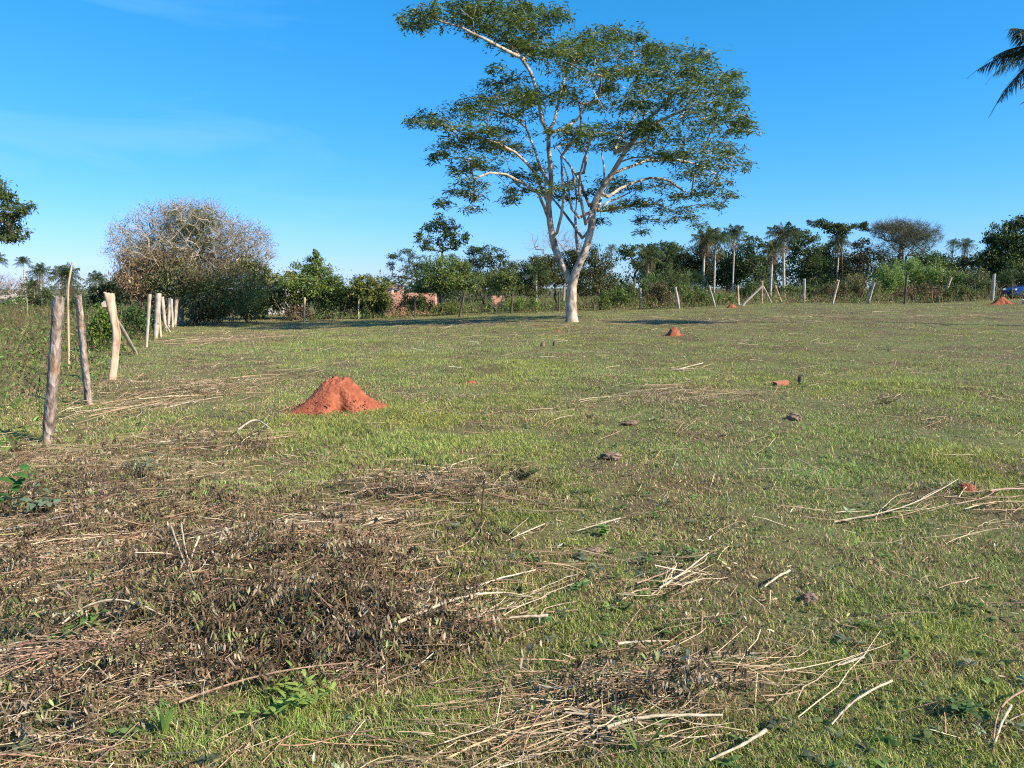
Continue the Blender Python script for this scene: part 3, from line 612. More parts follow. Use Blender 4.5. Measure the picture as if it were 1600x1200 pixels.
def brick():
    g = G(1220, 602, H0); mb = MB(); 
    import bmesh
    bm = bmesh.new(); bmesh.ops.create_cube(bm, size=1)
    for v in bm.verts: v.co.x *= .23; v.co.y *= .12; v.co.z *= .09
    # two rows of holes suggested by sunk square cells on the end
    bmesh.ops.bevel(bm, geom=bm.edges[:], offset=.008, segments=2, affect='EDGES')
    ends = [f for f in bm.faces if abs(f.normal.x) > .95 and f.calc_area() > .004]
    r = bmesh.ops.inset_individual(bm, faces=ends, thickness=.014, depth=-.03)
    me = bpy.data.meshes.new("hollow_brick"); bm.to_mesh(me); bm.free(); me.materials.append(M_red2)
    o = bpy.data.objects.new("hollow_brick", me); o.location = (g[0], g[1], g[2] + .022); o.rotation_euler = (.10, -.12, .25); C.objects.link(o)
    tag(o, "red hollow brick lying in the grass left of the square stub", "brick")
M_red2 = ramp_mat("fired_clay", [(.3, (.36, .13, .075)), (.7, (.52, .22, .14))], scale=20, bump=.3)
brick()

# ------------------------------------------------------------ skeleton growth
class Skel:
    def __init__(s): s.p = []; s.par = []; s.mr = {}
    def add(s, p, par): s.p.append(np.asarray(p, float)); s.par.append(par); return len(s.p) - 1
    def path(s, pts, par=-1, seg=.5, wob=.03):
        pts = [np.asarray(q, float) for q in pts]; ids = []
        if par == -1: par = s.add(pts[0], -1); ids.append(par)
        prev = s.p[par]
        for q in pts[(1 if len(ids) else 0):]:
            d = np.linalg.norm(q - prev); k = max(1, int(d / seg)); st = prev
            for i in range(1, k + 1):
                w_ = RNG.normal(size=3) * wob * (d / k) if i < k else 0
                par = s.add(st + (q - st) * i / k + w_, par); ids.append(par)
            prev = q
        return ids
    def near(s, q):
        A = np.array(s.p); return int(np.argmin(np.linalg.norm(A - q, axis=1)))
    def attach(s, q, seg=.6, up=1.2, bow=.12, minr=0, zmin=None):
        A = np.array(s.p); d = q - A; dist = np.linalg.norm(d, axis=1)
        cost = dist * (1 + up * np.clip(-d[:, 2] / (dist + 1e-6) + .15, 0, 1))
        if zmin is not None: cost = np.where(A[:, 2] < zmin, cost + 1e4, cost)
        par = int(np.argmin(cost)); a = s.p[par]; D = np.linalg.norm(q - a)
        if D < 1e-3: return par
        k = max(1, int(D / seg)); side_ = nrm(RNG.normal(size=3)) * bow * D * .4
        for i in range(1, k + 1):
            t = i / k; p = a + (q - a) * t + (side_ + np.array([0, 0, bow * D])) * math.sin(math.pi * t) * (1 if i < k else 0)
            par = s.add(p, par)
        return par
    def mesh(s, mb, rbase, rmin, pw=.5, sides=6, col=(1, 1, 1), rough=.0, thin=3):
        n = len(s.p); ch = [[] for _ in range(n)]
        for i, q in enumerate(s.par):
            if q >= 0: ch[q].append(i)
        w_ = np.zeros(n)
        for i in range(n - 1, -1, -1):
            if not ch[i]: w_[i] = 1
            if s.par[i] >= 0: w_[s.par[i]] += w_[i]
        tot = w_[0]; R = np.maximum(rmin, rbase * (w_ / tot) ** pw)
        for j, v_ in s.mr.items(): R[j] = max(R[j], v_)
        # taper along unbranched runs
        start = [(0, -1)]
        batches = {}
        while start:
            i, pr = start.pop(); run = [] if pr < 0 else [pr]; run.append(i); rad = [R[i]] if pr < 0 else [R[i], R[i]]
            while ch[i]:
                c = sorted(ch[i], key=lambda j: -w_[j]); 
                for j in c[1:]: start.append((j, i))
                i = c[0]; run.append(i); rad.append(R[i])
            if len(run) < 2: continue
            rad = np.array(rad); 
            for _ in range(2): rad[1:-1] = .5 * rad[1:-1] + .25 * (rad[:-2] + rad[2:])
            rad[-1] *= .5
            A = np.array([s.p[k] for k in run])[None]
            sd_ = sides if rad[0] > rmin * 3 else thin
            tubes(mb, A, rad[None], sd_, col, cap=False, rough=rough)
        return R

def leaf_cloud(mb, c, r, n, size, col, v=.3, droop=0., flat=False, mix=None, mf=0, aspect=.45, sub=10, subs=.3, shell=.45, big=False):
    """leaves in sub-clumps through an ellipsoid"""
    r = np.asarray(r, float); sc = rdir(sub) * (shell + (1 - shell) * RNG.random((sub, 1))) * r
    k = RNG.integers(0, sub, n); w_ = RNG.normal(size=(n, 3)) * r * subs * (.7 + .6 * RNG.random((sub, 1)))[k]
    pts = np.asarray(c) + sc[k] + w_
    tone = np.exp(RNG.normal(size=(sub, 1)) * .16)[k]
    d = rdir(n, -droop, 1.0); nv = nrm(nrm(pts - c) * .5 + rdir(n) * 1.0 + np.array([0, 0, .45]))
    ln = size * RNG.uniform(.6, 1.4, n)
    cc = np.clip(vary(col, n, v, mix, mf) * tone, .003, .8)
    (leaves if big else rhomb)(mb, pts, d, nv, ln, ln * aspect, cc)
    return np.asarray(c) + sc
GR = dict(dark=(.060, .095, .028), mid=(.098, .150, .040), green=(.135, .21, .052), light=(.24, .34, .09), yellow=(.24, .26, .06), olive=(.15, .17, .055), grey=(.11, .12, .065), brown=(.21, .14, .08))

def tree(label, base, Y, blobs, col, trunk=None, rb=.16, leaf=.17, dens=1.0, name="tree", cat="tree", group=None, droop=.3, bark=None, stems_=1, depth=1.0, mix=None, mf=0., aspect=.45, flat=1.0, twigcol=(1, 1, 1), shell=.45):
    bx = P(base, 450, Y)[0]; b = np.array([bx, Y, float(H(bx, Y))]); e = empty(name, b); tag(e, label, cat, group)
    sk = Skel(); cen = []
    for (px, py, rx, ry) in blobs:
        rr = rx * Y / F; dy = RNG.uniform(-.5, .5) * rr * 1.2 * depth
        cen.append((P(px, py, Y + dy), np.array([rr, rr * depth, ry * Y / F])))
    zc = min(c[2] for c, _ in cen); cm = np.mean([c for c, _ in cen], 0)
    fork = b + (cm - b) * np.array([.35, .35, 0]) ; fork[2] = b[2] + max(.3, (zc - b[2]) * .72)
    root = sk.add(b - np.array([0, 0, .1]), -1)
    if trunk: sk.path([P(px, py, Y) for (px, py) in trunk], root, .4)
    else:
        for k in range(stems_):
            off = np.array([RNG.normal() * .35, RNG.normal() * .35, 0]) if stems_ > 1 else 0
            st = sk.add(b + off * .3 + np.array([0, 0, .05]), root); sk.path([fork + off * 1.6], st, .4, .06)
    mb = MB()
    for c, r in sorted(cen, key=lambda q: np.linalg.norm(q[0] - fork)):
        j = sk.attach(c - np.array([0, 0, r[2] * .5]), .5)
        apx = r[0] * r[2] * (F / Y) ** 2 * math.pi; lp = leaf * F / Y
        n = int(dens * apx * 7.5 / (lp * lp * aspect + .6)); sub = int(np.clip(apx / 55, 8, 40))
        sc = leaf_cloud(mb, c, r, n, leaf, col, .28, droop, mix=mix, mf=mf, aspect=aspect, sub=sub, subs=.20 if flat == 1 else .22, shell=shell)
        for q in sc[:: max(1, len(sc) // 8)]: sk.attach(q, .5)
    mt = MB(); sk.mesh(mt, rb * .75, .010, .5, 7, twigcol, rough=.04)
    mt.build("trunk", bark or M_bark2, e, smooth=True); mb.build("crown", M_leaf, e)
    return e

# ------------------------------------------------------------ the big tree
def big_tree():
    Y = 37.5; b = G(893, 503, H0); Y = b[1]; e = empty("shade_tree", b)
    tag(e, "tall pale-barked tree with forked trunk and layered feathery crown in the paddock", "tree")
    sk = Skel()
    def pt(a): return P(a[0], a[1], Y + (a[2] if len(a) > 2 else 0))
    root = sk.add(b - np.array([0, 0, .15]), -1)
    tr = sk.path([pt(a) for a in [(892,490),(893,470),(894,446)]], root, .5, .01); fk = tr[-1]
    limb = {}
    def path(k, par, pts, wob=.03): limb[k] = sk.path([pt(a) for a in pts], par, .5, wob); m_ = len(limb[k]); sk.mr.update({j: .075 - .045 * i_ / m_ for i_, j in enumerate(limb[k])}); return limb[k]
    A = path('L', fk, [(886,430,.1),(877,412,.2),(868,390,.3),(863,370,.4),(859,345,.3),(857,319,.2),(861,292,-.1)])
    B = path('Lstem', A[-1], [(861,277,-.2),(859,250,-.4),(857,232,-.4),(857,208,-.5)])
    path('LUP', B[-1], [(846,187,-.8),(843,165,-1.0),(840,146,-1.0),(829,112,-1.3),(814,90,-1.6),(802,75,-1.8),(791,58,-2)])
    path('LUPb', limb['LUP'][-3], [(776,71,-2.5),(758,61,-3),(742,54,-3.3),(720,42,-3.5),(690,34,-3.5)])
    path('LUPc', limb['LUP'][len(limb['LUP']) * 6 // 10], [(822,95,1),(828,70,1.6),(838,45,2)])
    path('C1', B[-1], [(866,190,.6),(870,172,1),(876,145,1.3),(882,122,1.5),(896,100,2)])
    path('C2', B[-1], [(878,203,.8),(900,188,1.4),(915,168,2),(930,152,2.4),(945,139,2.8),(962,122,3.2),(985,105,3.6)])
    path('Lleft', A[len(A) * 8 // 10], [(846,296,-.8),(838,272,-1.4),(822,254,-2),(805,238,-2.6),(780,225,-3.2),(750,215,-3.6),(715,205,-4)])
    path('Lleft2', A[-1], [(852,275,1.4),(840,250,2),(832,225,2.6),(822,200,3),(800,182,3.6),(760,170,4),(720,180,4.2)])
    path('Llow', A[len(A) * 7 // 10], [(840,300,-1.4),(815,285,-2),(790,272,-2.6),(765,270,-3),(740,280,-3.4)])
    path('sub', A[len(A) // 2], [(870,364,-.6),(877,337,-1),(881,300,-1.4),(878,270,-1.5),(877,245,-1.4),(890,225,-1.6),(905,215,-2)])
    R_ = path('R', fk, [(900,424,-.1),(906,410,-.2),(912,397,-.2),(918,380,-.3),(924,356,-.3),(926,330,-.3),(931,312,-.4),(937,300,-.5),(946,286,-.6),(956,272,-.7)])
    path('R1', R_[-1], [(966,255,-.9),(976,238,-1.1),(988,222,-1.4),(998,208,-1.6),(1010,190,-1.8),(1025,175,-2),(1042,162,-2.2),(1060,140,-2.5),(1080,125,-2.8)])
    path('R2', R_[-1], [(975,264,.6),(992,258,1),(1012,250,1.3),(1040,250,1.8),(1070,252,2.4),(1100,262,3),(1130,280,3.3)])
    path('R3', limb['R1'][len(limb['R1']) // 2], [(1020,195,-2.4),(1045,182,-3),(1072,170,-3.4),(1100,160,-3.6),(1130,160,-3.8)])
    path('R4', limb['R1'][2], [(960,240,1.6),(968,215,2.4),(985,195,3),(1000,165,3.6),(1020,130,4)])
    path('Rin', R_[len(R_) * 45 // 100], [(910,372,.6),(896,352,1.1),(884,336,1.5),(872,320,1.8),(860,306,2.2),(835,300,2.6),(812,292,3)])
    path('S1', R_[len(R_) * 25 // 100], [(903,395,.5),(900,370,.9),(899,340,1.1),(901,310,1.3),(897,280,1.5),(892,262,1.6)])
    path('S2', R_[len(R_) * 5 // 10], [(915,350,-.9),(909,320,-1.2),(905,300,-1.4),(906,275,-1.6),(912,250,-1.8),(921,226,-2)])
    path('S3', R_[len(R_) * 6 // 10], [(934,330,.5),(940,306,.9),(944,285,1.2),(944,262,1.4),(940,240,1.6)])
    D = path('Rin2', R_[len(R_) * 65 // 100], [(921,322,.3),(914,304,.7),(909,289,1),(899,272,1.4),(890,258,1.8),(880,246,2.2),(870,230,2.6)])
    path('Rin3', D[len(D) // 2], [(912,270,.6),(915,255,.6),(916,235,.7),(925,215,.8),(930,195,1.2)])
    path('Rin4', R_[len(R_) * 55 // 100], [(905,340,-1),(893,326,-1.3),(889,300,-1.6),(887,277,-1.8),(880,255,-2)])
    path('Rr', R_[len(R_) * 75 // 100], [(950,308,.8),(968,295,1.3),(990,285,1.8),(1015,278,2.2),(1045,282,2.5),(1070,300,2.7)])
    path('Rr2', R_[len(R_) * 6 // 10], [(938,330,1.2),(950,315,1.8),(970,308,2.2),(985,300,2.6)])
    CL = [(665,28,32,14,-3.5),(648,38,16,9,-3.5),(700,24,38,18,-3),(735,14,42,16,-2),(762,28,45,24,-2.5),(740,44,30,12,-3),(785,14,42,18,-1),(820,22,44,24,1),(800,48,34,22,-1),(850,18,28,16,2),(872,28,22,12,2),(838,48,28,14,2),(822,75,24,18,1),(790,66,22,16,-2),
          (783,108,16,8,-2),(840,80,30,16,-1),(868,78,38,18,0),(900,72,42,20,2),(880,92,40,14,-2),(940,62,38,18,2.5),(970,50,34,14,3),(990,58,20,10,3),(930,88,40,16,-1),(965,80,42,18,1),(1000,80,36,14,3),(1040,84,40,12,2),(1075,86,34,12,-1),(1096,88,16,7,0),
          (905,112,30,10,-3),(940,115,36,12,-2),(975,105,36,14,0),(1010,108,40,16,3),(1045,112,44,16,-3),(1085,116,42,14,-2),(1115,122,28,10,-2),(1140,118,14,7,-1),(1030,138,40,16,3.5),(1075,142,44,16,-3),(1115,142,38,16,0),(1146,145,20,12,1),(1150,165,16,8,1),(985,140,36,12,2),(940,136,26,10,3),
          (775,130,22,10,2),(800,122,22,12,1),(812,140,26,12,-2),(775,150,28,12,3),(745,160,40,12,3.5),(715,172,36,11,3),(685,182,32,10,0),(660,190,22,8,-1),(645,188,12,5,-1),(700,195,26,9,-2),(760,180,34,12,-3),(795,160,38,16,-3),(830,158,38,14,-1),(860,148,34,12,1),(885,140,26,10,2),
          (820,180,32,10,3),(905,158,30,10,-1),(955,165,44,10,-2),(1005,168,44,11,1),(1050,165,40,12,-2),(1100,172,42,14,-3.5),(1130,185,32,12,-2),(1165,203,22,7,-1),(1148,195,26,9,-2),
          (735,205,34,12,-4),(765,212,34,12,-3.5),(800,205,26,12,2),(715,225,28,12,-4),(745,232,34,14,-2),(690,240,14,7,-3),(676,246,10,5,-3),(785,228,30,12,3),(810,235,22,12,-2),(735,252,30,12,-3.5),(712,268,18,10,-3),(760,262,26,10,2),
          (890,205,34,12,-2),(925,208,44,15,-3),(965,205,44,17,-2),(1000,205,38,18,-1),(985,225,38,12,2),(940,228,36,12,2),(890,222,26,10,3),(1040,195,36,12,-3),(1075,195,38,12,2),(1110,205,36,10,1),(1045,220,38,12,3),
          (1030,245,38,12,-2),(1070,240,44,14,-3),(1105,250,42,15,-2),(1135,262,28,10,0),(1145,235,20,9,2),(1120,225,30,10,3),(1085,272,36,12,2),(1120,285,28,10,-1),(1143,305,14,7,0),
          (730,285,20,12,-3),(742,305,16,10,-3),(715,300,18,9,-3),(697,318,15,8,-3),(738,326,12,6,-3),(800,275,22,14,3),(812,295,20,14,1),(795,312,16,12,-1),(835,280,22,12,-2),(845,262,20,12,2),(862,295,20,12,-2),(880,308,20,9,1),(890,285,22,12,2),
          (950,282,30,12,-2),(975,298,28,14,-2),(985,318,24,14,-1),(960,325,18,12,1),(1000,342,14,10,-1),(1030,290,34,12,-3),(1060,305,32,13,-3),(1092,300,28,11,-2),(1050,328,26,10,-3),(1080,338,22,9,-3),(1093,352,13,8,-3),(1108,320,20,9,-1),(1000,362,9,7,-1),(1040,345,16,8,1),(1015,318,22,10,2),(940,345,12,10,1),(920,300,16,9,1)]
    CL = [(a, b_, c_, d_, (abs(e_) * .8 + .3 if (a > 935 and b_ > 268) else e_)) for (a, b_, c_, d_, e_) in CL]
    ml = MB(); centre = np.array([P(905, 250, Y)[0], Y, 0])
    sc_ = Y / F
    order = sorted(CL, key=lambda q: (q[0] - 905) ** 2 + (q[1] - 250) ** 2)
    for (px, py, rx, ry, dy) in order:
        c = P(px, py, Y + dy + RNG.normal() * .5); r = np.array([rx * sc_, rx * sc_ * .95, ry * sc_ * .62])
        j = sk.attach(c - np.array([0, 0, r[2] * .35]), .45, up=.8, bow=.10, zmin=b[2] + 3.2)
        nt_ = int(5 + rx / 4); tw = []
        for k in range(nt_):
            th = RNG.random() * 6.283; t = RNG.uniform(.55, 1.0); q = c + np.array([math.cos(th), math.sin(th), 0]) * r * t + np.array([0, 0, r[2] * RNG.uniform(-.3, .5)])
            tw.append((sk.attach(q, .35, up=.5, bow=.12, zmin=b[2] + 3.2), q))
        # fine drooping leaf sprays around each twig end, clumped
        ns = int(rx * ry * .10) + 8
        cl = np.array([q for _, q in tw] + [c]); ks = RNG.integers(0, len(cl), ns)
        lay = RNG.random((ns, 1))
        sp = cl[ks] + RNG.normal(size=(ns, 3)) * r * np.array([.30, .30, .36])
        tone = np.exp(RNG.normal(size=(len(cl), 1)) * .18)[ks]
        for rep in range(9):
            th = RNG.random(ns) * 6.283; out_ = np.stack([np.cos(th), np.sin(th), RNG.normal(size=ns) * .25 - .35], 1)
            base = sp + RNG.normal(size=(ns, 3)) * .09
            col = np.clip(vary((.088, .145, .035), ns, .33, (.19, .205, .045), .30) * tone, .004, .5)
            rhomb(ml, base, nrm(out_), nrm(np.stack([RNG.normal(size=ns) * .5, RNG.normal(size=ns) * .5, np.ones(ns)], 1)), RNG.uniform(.16, .34, ns), RNG.uniform(.045, .075, ns), col)
    mt = MB(); sk.mesh(mt, .245, .010, .56, 12, rough=.02)
    # root flare
    fl = np.array([b + np.array([0, 0, z]) for z in (-.15, .0, .12, .35, .8)]); tubes(mt, fl[None], np.array([[.40, .34, .285, .26, .245]]), 16, rough=.03, cap=False)
    mt.build("trunk", M_bark, e, smooth=True); ml.build("crown", M_leaf, e)
big_tree()

# ------------------------------------------------------------ big half-bare tree at left
def twig_tree(label, basepx, Y, dome, ntar, rb, name="bare_tree", leafn=0, leafcol=GR['olive'], trunkpx=None, twigc=(.40, .34, .27), fine=3, rmin=.010, flat=.0, bark=None, leafc=None):
    bx = P(basepx, 450, Y)[0]; b = np.array([bx, Y, float(H(bx, Y))]); e = empty(name, b); tag(e, label, "tree")
    sk = Skel(); root = sk.add(b - np.array([0, 0, .1]), -1)
    for tp in (trunkpx or []): sk.path([P(q[0], q[1], Y + (q[2] if len(q) > 2 else 0)) for q in tp], root, .5, .04)
    T = []
    for (px, py, rx, ry, n) in dome:
        c = P(px, py, Y); r = np.array([rx, rx, ry]) * Y / F
        d = rdir(n); rad = RNG.random((n, 1)) ** .42
        T.append(c + d * rad * r)
    T = np.concatenate(T); T = T[T[:, 2] > b[2] + .5]; T = T[np.argsort(np.linalg.norm(T - (b + np.array([0, 0, 1.])), axis=1))]
    ends = []
    for q in T: ends.append(sk.attach(q, .55, up=.9, bow=.04))
    mt = MB(); R = sk.mesh(mt, rb, rmin, .5, 7, twigc, rough=.03)
    # very fine end twigs
    E = np.array([sk.p[j] for j in ends]); m = len(E)
    cen = b + np.array([0, 0, (T[:, 2].max() - b[2]) * .35])
    for _ in range(fine):
        d = nrm(nrm(E - cen) * .8 + RNG.normal(size=(m, 3)) * .6 + np.array([0, 0, .15])); ln = RNG.uniform(.25, .8, m)
        s = np.linspace(0, 1, 4)[None, :, None]; A = E[:, None] + d[:, None] * ln[:, None, None] * s + RNG.normal(size=(m, 1, 3)) * .12 * s ** 2
        tubes(mt, A, np.linspace(rmin * .8, rmin * .3, 4)[None] * np.ones((m, 1)), 3, twigc, cap=False)
    mt.build("trunk", bark or M_twig, e)
    if leafn:
        ml = MB(); k = RNG.integers(0, m, leafn); lo = np.clip((E[:, 2] - E[:, 2].min()) / (np.ptp(E[:, 2])), 0, 1)
        pts = E[k] + RNG.normal(size=(leafn, 3)) * .17
        rhomb(ml, pts, rdir(leafn, -.2), rdir(leafn, .6), RNG.uniform(.06, .12, leafn), RNG.uniform(.025, .045, leafn), vary(leafcol, leafn, .3, (.16, .12, .07), .2))
        if leafc:
            for (px, py, rx, ry, n, cc, drp) in leafc:
                c = P(px, py, Y - (3.0 if drp > 1 else .06 * rx if py > 395 else 0) + RNG.normal() * .4); r = np.array([rx, rx * .8, ry]) * Y / F
                leaf_cloud(ml, c, r, n, .16, cc, .3, drp, sub=max(6, n // 90), subs=.24, aspect=.28 if drp > 1 else .42)
        ml.build("crown", M_leaf, e)
twig_tree("broad half-bare tree with a haze of grey twigs and tangled brown creeper at left", 302, 44.5,
    [(300,385,125,66,850),(228,385,52,44,260),(372,388,52,46,280),(298,340,62,28,260),(300,420,100,30,240)], 0, .34, name="bare_tree", leafn=30000, leafcol=(.13,.145,.05), rmin=.009,
    trunkpx=[[(302,470),(298,445),(290,425),(270,400),(235,378),(205,360)],[(304,470),(310,440),(322,410),(340,390),(370,380),(400,370)],[(303,470),(303,430),(298,390),(290,350),(300,320)],[(305,470),(320,440,1),(350,425,1.5),(385,412,2),(418,398,2)],[(300,465),(280,440,-1),(250,430,-2),(215,410,-2)]],
    leafc=[(300,345,40,22,1600,(.14,.18,.06),.3),(285,370,45,25,1800,(.13,.16,.055),.3),(320,395,50,22,1500,(.18,.15,.07),.4),(265,400,40,22,1200,(.18,.15,.08),.6),(300,428,60,18,2200,(.15,.14,.07),.6),(345,430,45,22,2200,(.17,.145,.075),1.2),(262,440,45,30,3000,(.13,.18,.06),.4),(310,465,60,28,4000,(.13,.15,.06),.4),(228,405,30,20,2600,(.26,.20,.11),1.6),(208,432,28,28,4200,(.33,.25,.15),1.8),(228,452,28,26,3600,(.38,.23,.14),1.8),(193,450,20,22,2400,(.25,.19,.13),1.8),(360,455,50,32,4000,(.12,.15,.055),.3),(390,425,26,18,1700,(.17,.18,.06),.3)])
twig_tree("small leafless grey tree seen through the fork of the big pale tree", 880, 58, [(870,385,50,28,150),(900,375,36,22,70)], 0, .12, leafn=0, trunkpx=[[(882,450),(878,420),(860,385)],[(882,440),(895,400),(915,375)]], rmin=.008, fine=3, twigc=(.32, .28, .24))
twig_tree("pale leafless tree in the far left field beside the thin palm", 15, 88, [(12,448,24,20,160)], 0, .16, leafn=900, leafcol=(.16,.13,.10), trunkpx=[[(14,480),(12,455),(8,440)],[(14,470),(22,450),(30,435)]], rmin=.016, fine=2, twigc=(.30, .25, .22))

# ------------------------------------------------------------ other trees
tree("dark feathery tree reaching in from the left edge above the field", -75, 36, [(-12,292,22,18),(8,300,16,9),(18,312,18,8),(38,324,20,7),(20,330,26,9),(0,338,28,12),(-5,360,24,12),(18,358,20,8),(34,366,13,6),(10,372,22,7),(-40,300,40,26),(-60,340,50,30),(-70,270,50,26),(-15,275,15,8)],
     (.07,.11,.03), trunk=[(-75,440),(-72,400),(-60,360)], rb=.15, leaf=.20, dens=.9, aspect=.3, mix=(.12,.13,.03), mf=.25, bark=M_bark2)
tree("yellow-green bushy tree at the right foot of the half-bare tree", 406, 52, [(405,428,22,16),(425,440,14,12),(398,450,24,18),(415,465,24,18),(388,470,20,18)], GR['olive'], leaf=.16, mix=GR['yellow'], mf=.35, stems_=2)
tree("round leafy green tree left of the brick hut", 476, 51, [(490,410,20,12),(470,425,26,16),(505,428,22,16),(478,445,36,18),(508,450,26,16),(452,442,16,12),(470,465,36,16),(520,440,14,10),(496,397,8,6)], GR['green'], leaf=.15, mix=GR['yellow'], mf=.25, rb=.13, dens=1.1)
tree("pale yellow-leafed young tree against the brick hut's left end", 586, 50.5, [(572,440,20,12),(592,446,16,12),(560,452,18,12),(582,460,24,14),(600,466,12,12),(565,470,22,12)], (.10,.125,.03), leaf=.17, mix=GR['yellow'], mf=.35, rb=.08, droop=.8)
tree("slender tall tree with a rounded dark crown above the brick hut", 688, 57, [(690,345,18,12),(672,352,14,9),(708,352,13,9),(664,372,15,11),(686,366,20,12),(714,372,16,12),(700,384,22,8),(728,368,9,7),(672,386,15,6)], (.038,.065,.02), leaf=.20, dens=.75, rb=.12, trunk=[(688,470),(689,420),(692,385)], mix=GR['mid'], mf=.3)
tree("feathery airy tree left of the slender tall tree", 652, 55, [(622,400,18,8),(640,396,16,7),(612,414,9,7),(650,408,26,12),(630,428,24,10),(662,420,22,12)], (.06,.09,.03), leaf=.16, dens=.55, rb=.09, aspect=.3, trunk=[(655,480),(652,440),(646,415)])
tree("green tree with pale forked stems right of the brick hut", 698, 51.5, [(690,415,26,16),(712,410,22,14),(672,432,24,16),(700,436,32,18),(730,440,24,16),(716,425,20,14),(660,448,16,12),(690,452,26,10)], GR['green'], leaf=.15, mix=GR['olive'], mf=.35, rb=.11, trunk=[(698,492),(698,476),(690,462),(684,450)], bark=M_palmb)
tree("olive-green tree with flat spreading top behind the dark fence post", 755, 55, [(738,392,16,7),(758,390,20,8),(775,402,22,11),(750,410,26,13),(788,418,20,12),(766,428,34,16),(735,425,16,12)], (.065,.095,.03), leaf=.15, dens=.8, rb=.1, trunk=[(757,480),(750,450),(752,430)], bark=M_bark2)
tree("low bushy tree with reddish thin stems left of the big trunk", 778, 52, [(775,440,28,14),(798,432,20,14),(752,446,20,12),(800,450,22,12)], GR['olive'], leaf=.14, rb=.07, stems_=4, bark=M_palmb, mix=GR['green'], mf=.4)
tree("broad olive tree directly left of the big trunk", 828, 52.5, [(820,418,26,14),(845,412,22,13),(812,438,24,15),(838,434,30,18),(858,428,18,16),(832,452,30,10)], (.075,.10,.03), leaf=.14, rb=.08, stems_=4, bark=M_palmb, mix=(.13,.10,.04), mf=.25)
tree("dense olive tree showing inside the fork of the big tree", 872, 54, [(866,408,20,14),(886,402,20,13),(875,430,26,18),(900,425,22,18)], (.065,.088,.028), leaf=.14, rb=.08, stems_=3, mix=GR['brown'], mf=.15)
tree("tall bush right against the big trunk's right limb", 928, 52.5, [(920,400,20,18),(938,412,22,18),(925,432,28,18),(948,440,20,16),(920,452,26,10)], (.07,.092,.03), leaf=.14, rb=.08, stems_=4, mix=GR['brown'], mf=.12)
tree("dark flat-topped tree first right of the big pale tree", 990, 76, [(985,388,22,7),(1000,395,24,8),(1015,386,16,6),(975,400,16,8),(1005,410,24,10)], GR['dark'], leaf=.24, rb=.16, dens=.8, mix=GR['mid'], mf=.3)
tree("dark rounded tree behind the shaggy dead-skirted palm", 1035, 84, [(1035,383,18,9),(1020,392,14,9),(1052,392,16,9),(1040,410,26,16),(1020,425,22,16),(1048,432,24,16)], GR['dark'], leaf=.26, rb=.18, mix=GR['mid'], mf=.35)
tree("dark brownish thicket tree left of the tall palms", 1078, 80, [(1085,398,24,15),(1065,408,20,16),(1095,415,22,18),(1075,430,30,20)], (.045,.045,.022), leaf=.24, rb=.16, mix=GR['dark'], mf=.5)
tree("shaded tree between the second and third tall palms", 1136, 82, [(1130,405,22,18),(1140,428,28,20),(1160,415,20,18),(1120,432,20,16)], GR['dark'], leaf=.25, rb=.16, mix=GR['mid'], mf=.2)
tree("airy dark tree with layered top between palms right of centre", 1180, 80, [(1175,375,18,7),(1192,382,16,7),(1168,390,20,10),(1188,400,22,12),(1172,415,26,18),(1190,432,24,18)], GR['dark'], leaf=.24, rb=.17, dens=.75, mix=GR['mid'], mf=.25)
tree("dark tree crowding the right side of the tallest pale-stemmed palm", 1255, 72, [(1248,362,17,9),(1258,375,18,11),(1240,380,16,11),(1262,395,24,15),(1248,415,30,18),(1278,420,26,18),(1265,437,32,14)], GR['dark'], leaf=.23, rb=.18, dens=.95, mix=GR['mid'], mf=.25)
tree("very dark lumpy tree left of the flat-topped acacia", 1292, 80, [(1290,390,20,13),(1282,408,22,16),(1300,415,24,18),(1290,432,28,16)], (.025,.042,.014), leaf=.25, rb=.18, mix=GR['mid'], mf=.2)
tree("flat-topped acacia-like tree on bare pale limbs standing above the wood", 1312, 74, [(1276,346,12,5),(1288,352,14,6),(1305,353,18,5),(1325,356,22,5),(1345,352,14,4),(1318,362,14,5),(1295,360,9,4),(1352,358,8,3)], (.035,.058,.018), leaf=.22, rb=.10, dens=1.3, trunk=[(1315,460),(1316,420),(1315,395),(1308,372)], bark=M_bark2, mix=GR['mid'], mf=.2)
tree("dark tree with thin brown twigs right of the flat-topped one", 1352, 78, [(1345,385,18,10),(1360,398,22,14),(1340,405,22,14),(1358,425,32,18),(1330,430,24,16)], (.035,.045,.02), leaf=.23, rb=.16, dens=.7, mix=(.08,.06,.04), mf=.25)
twig_tree("wide umbrella-shaped tree of fine dark twigs and sparse leaves above the wood", 1412, 70, [(1412,362,52,12,240),(1400,352,34,8,110),(1435,372,40,12,130),(1412,385,44,16,160)], 0, .17, name="umbrella_tree", leafn=32000, leafcol=(.09,.12,.035), trunkpx=[[(1412,450),(1410,410),(1395,385),(1380,370)],[(1412,440),(1416,400),(1430,380),(1450,368)],[(1411,430),(1410,390),(1412,365)]], rmin=.018, fine=2, twigc=(.15,.12,.10))
tree("low dark tree between the umbrella tree and the twin palms", 1458, 78, [(1450,405,22,10),(1470,412,22,10),(1462,428,30,14),(1435,415,20,12)], GR['dark'], leaf=.25, rb=.15, mix=GR['mid'], mf=.25)
tree("dark understory tree below the twin distant palms", 1512, 74, [(1500,415,20,12),(1520,410,18,14),(1510,432,30,16),(1535,425,18,16)], GR['dark'], leaf=.23, rb=.14, mix=(.06,.05,.03), mf=.3)
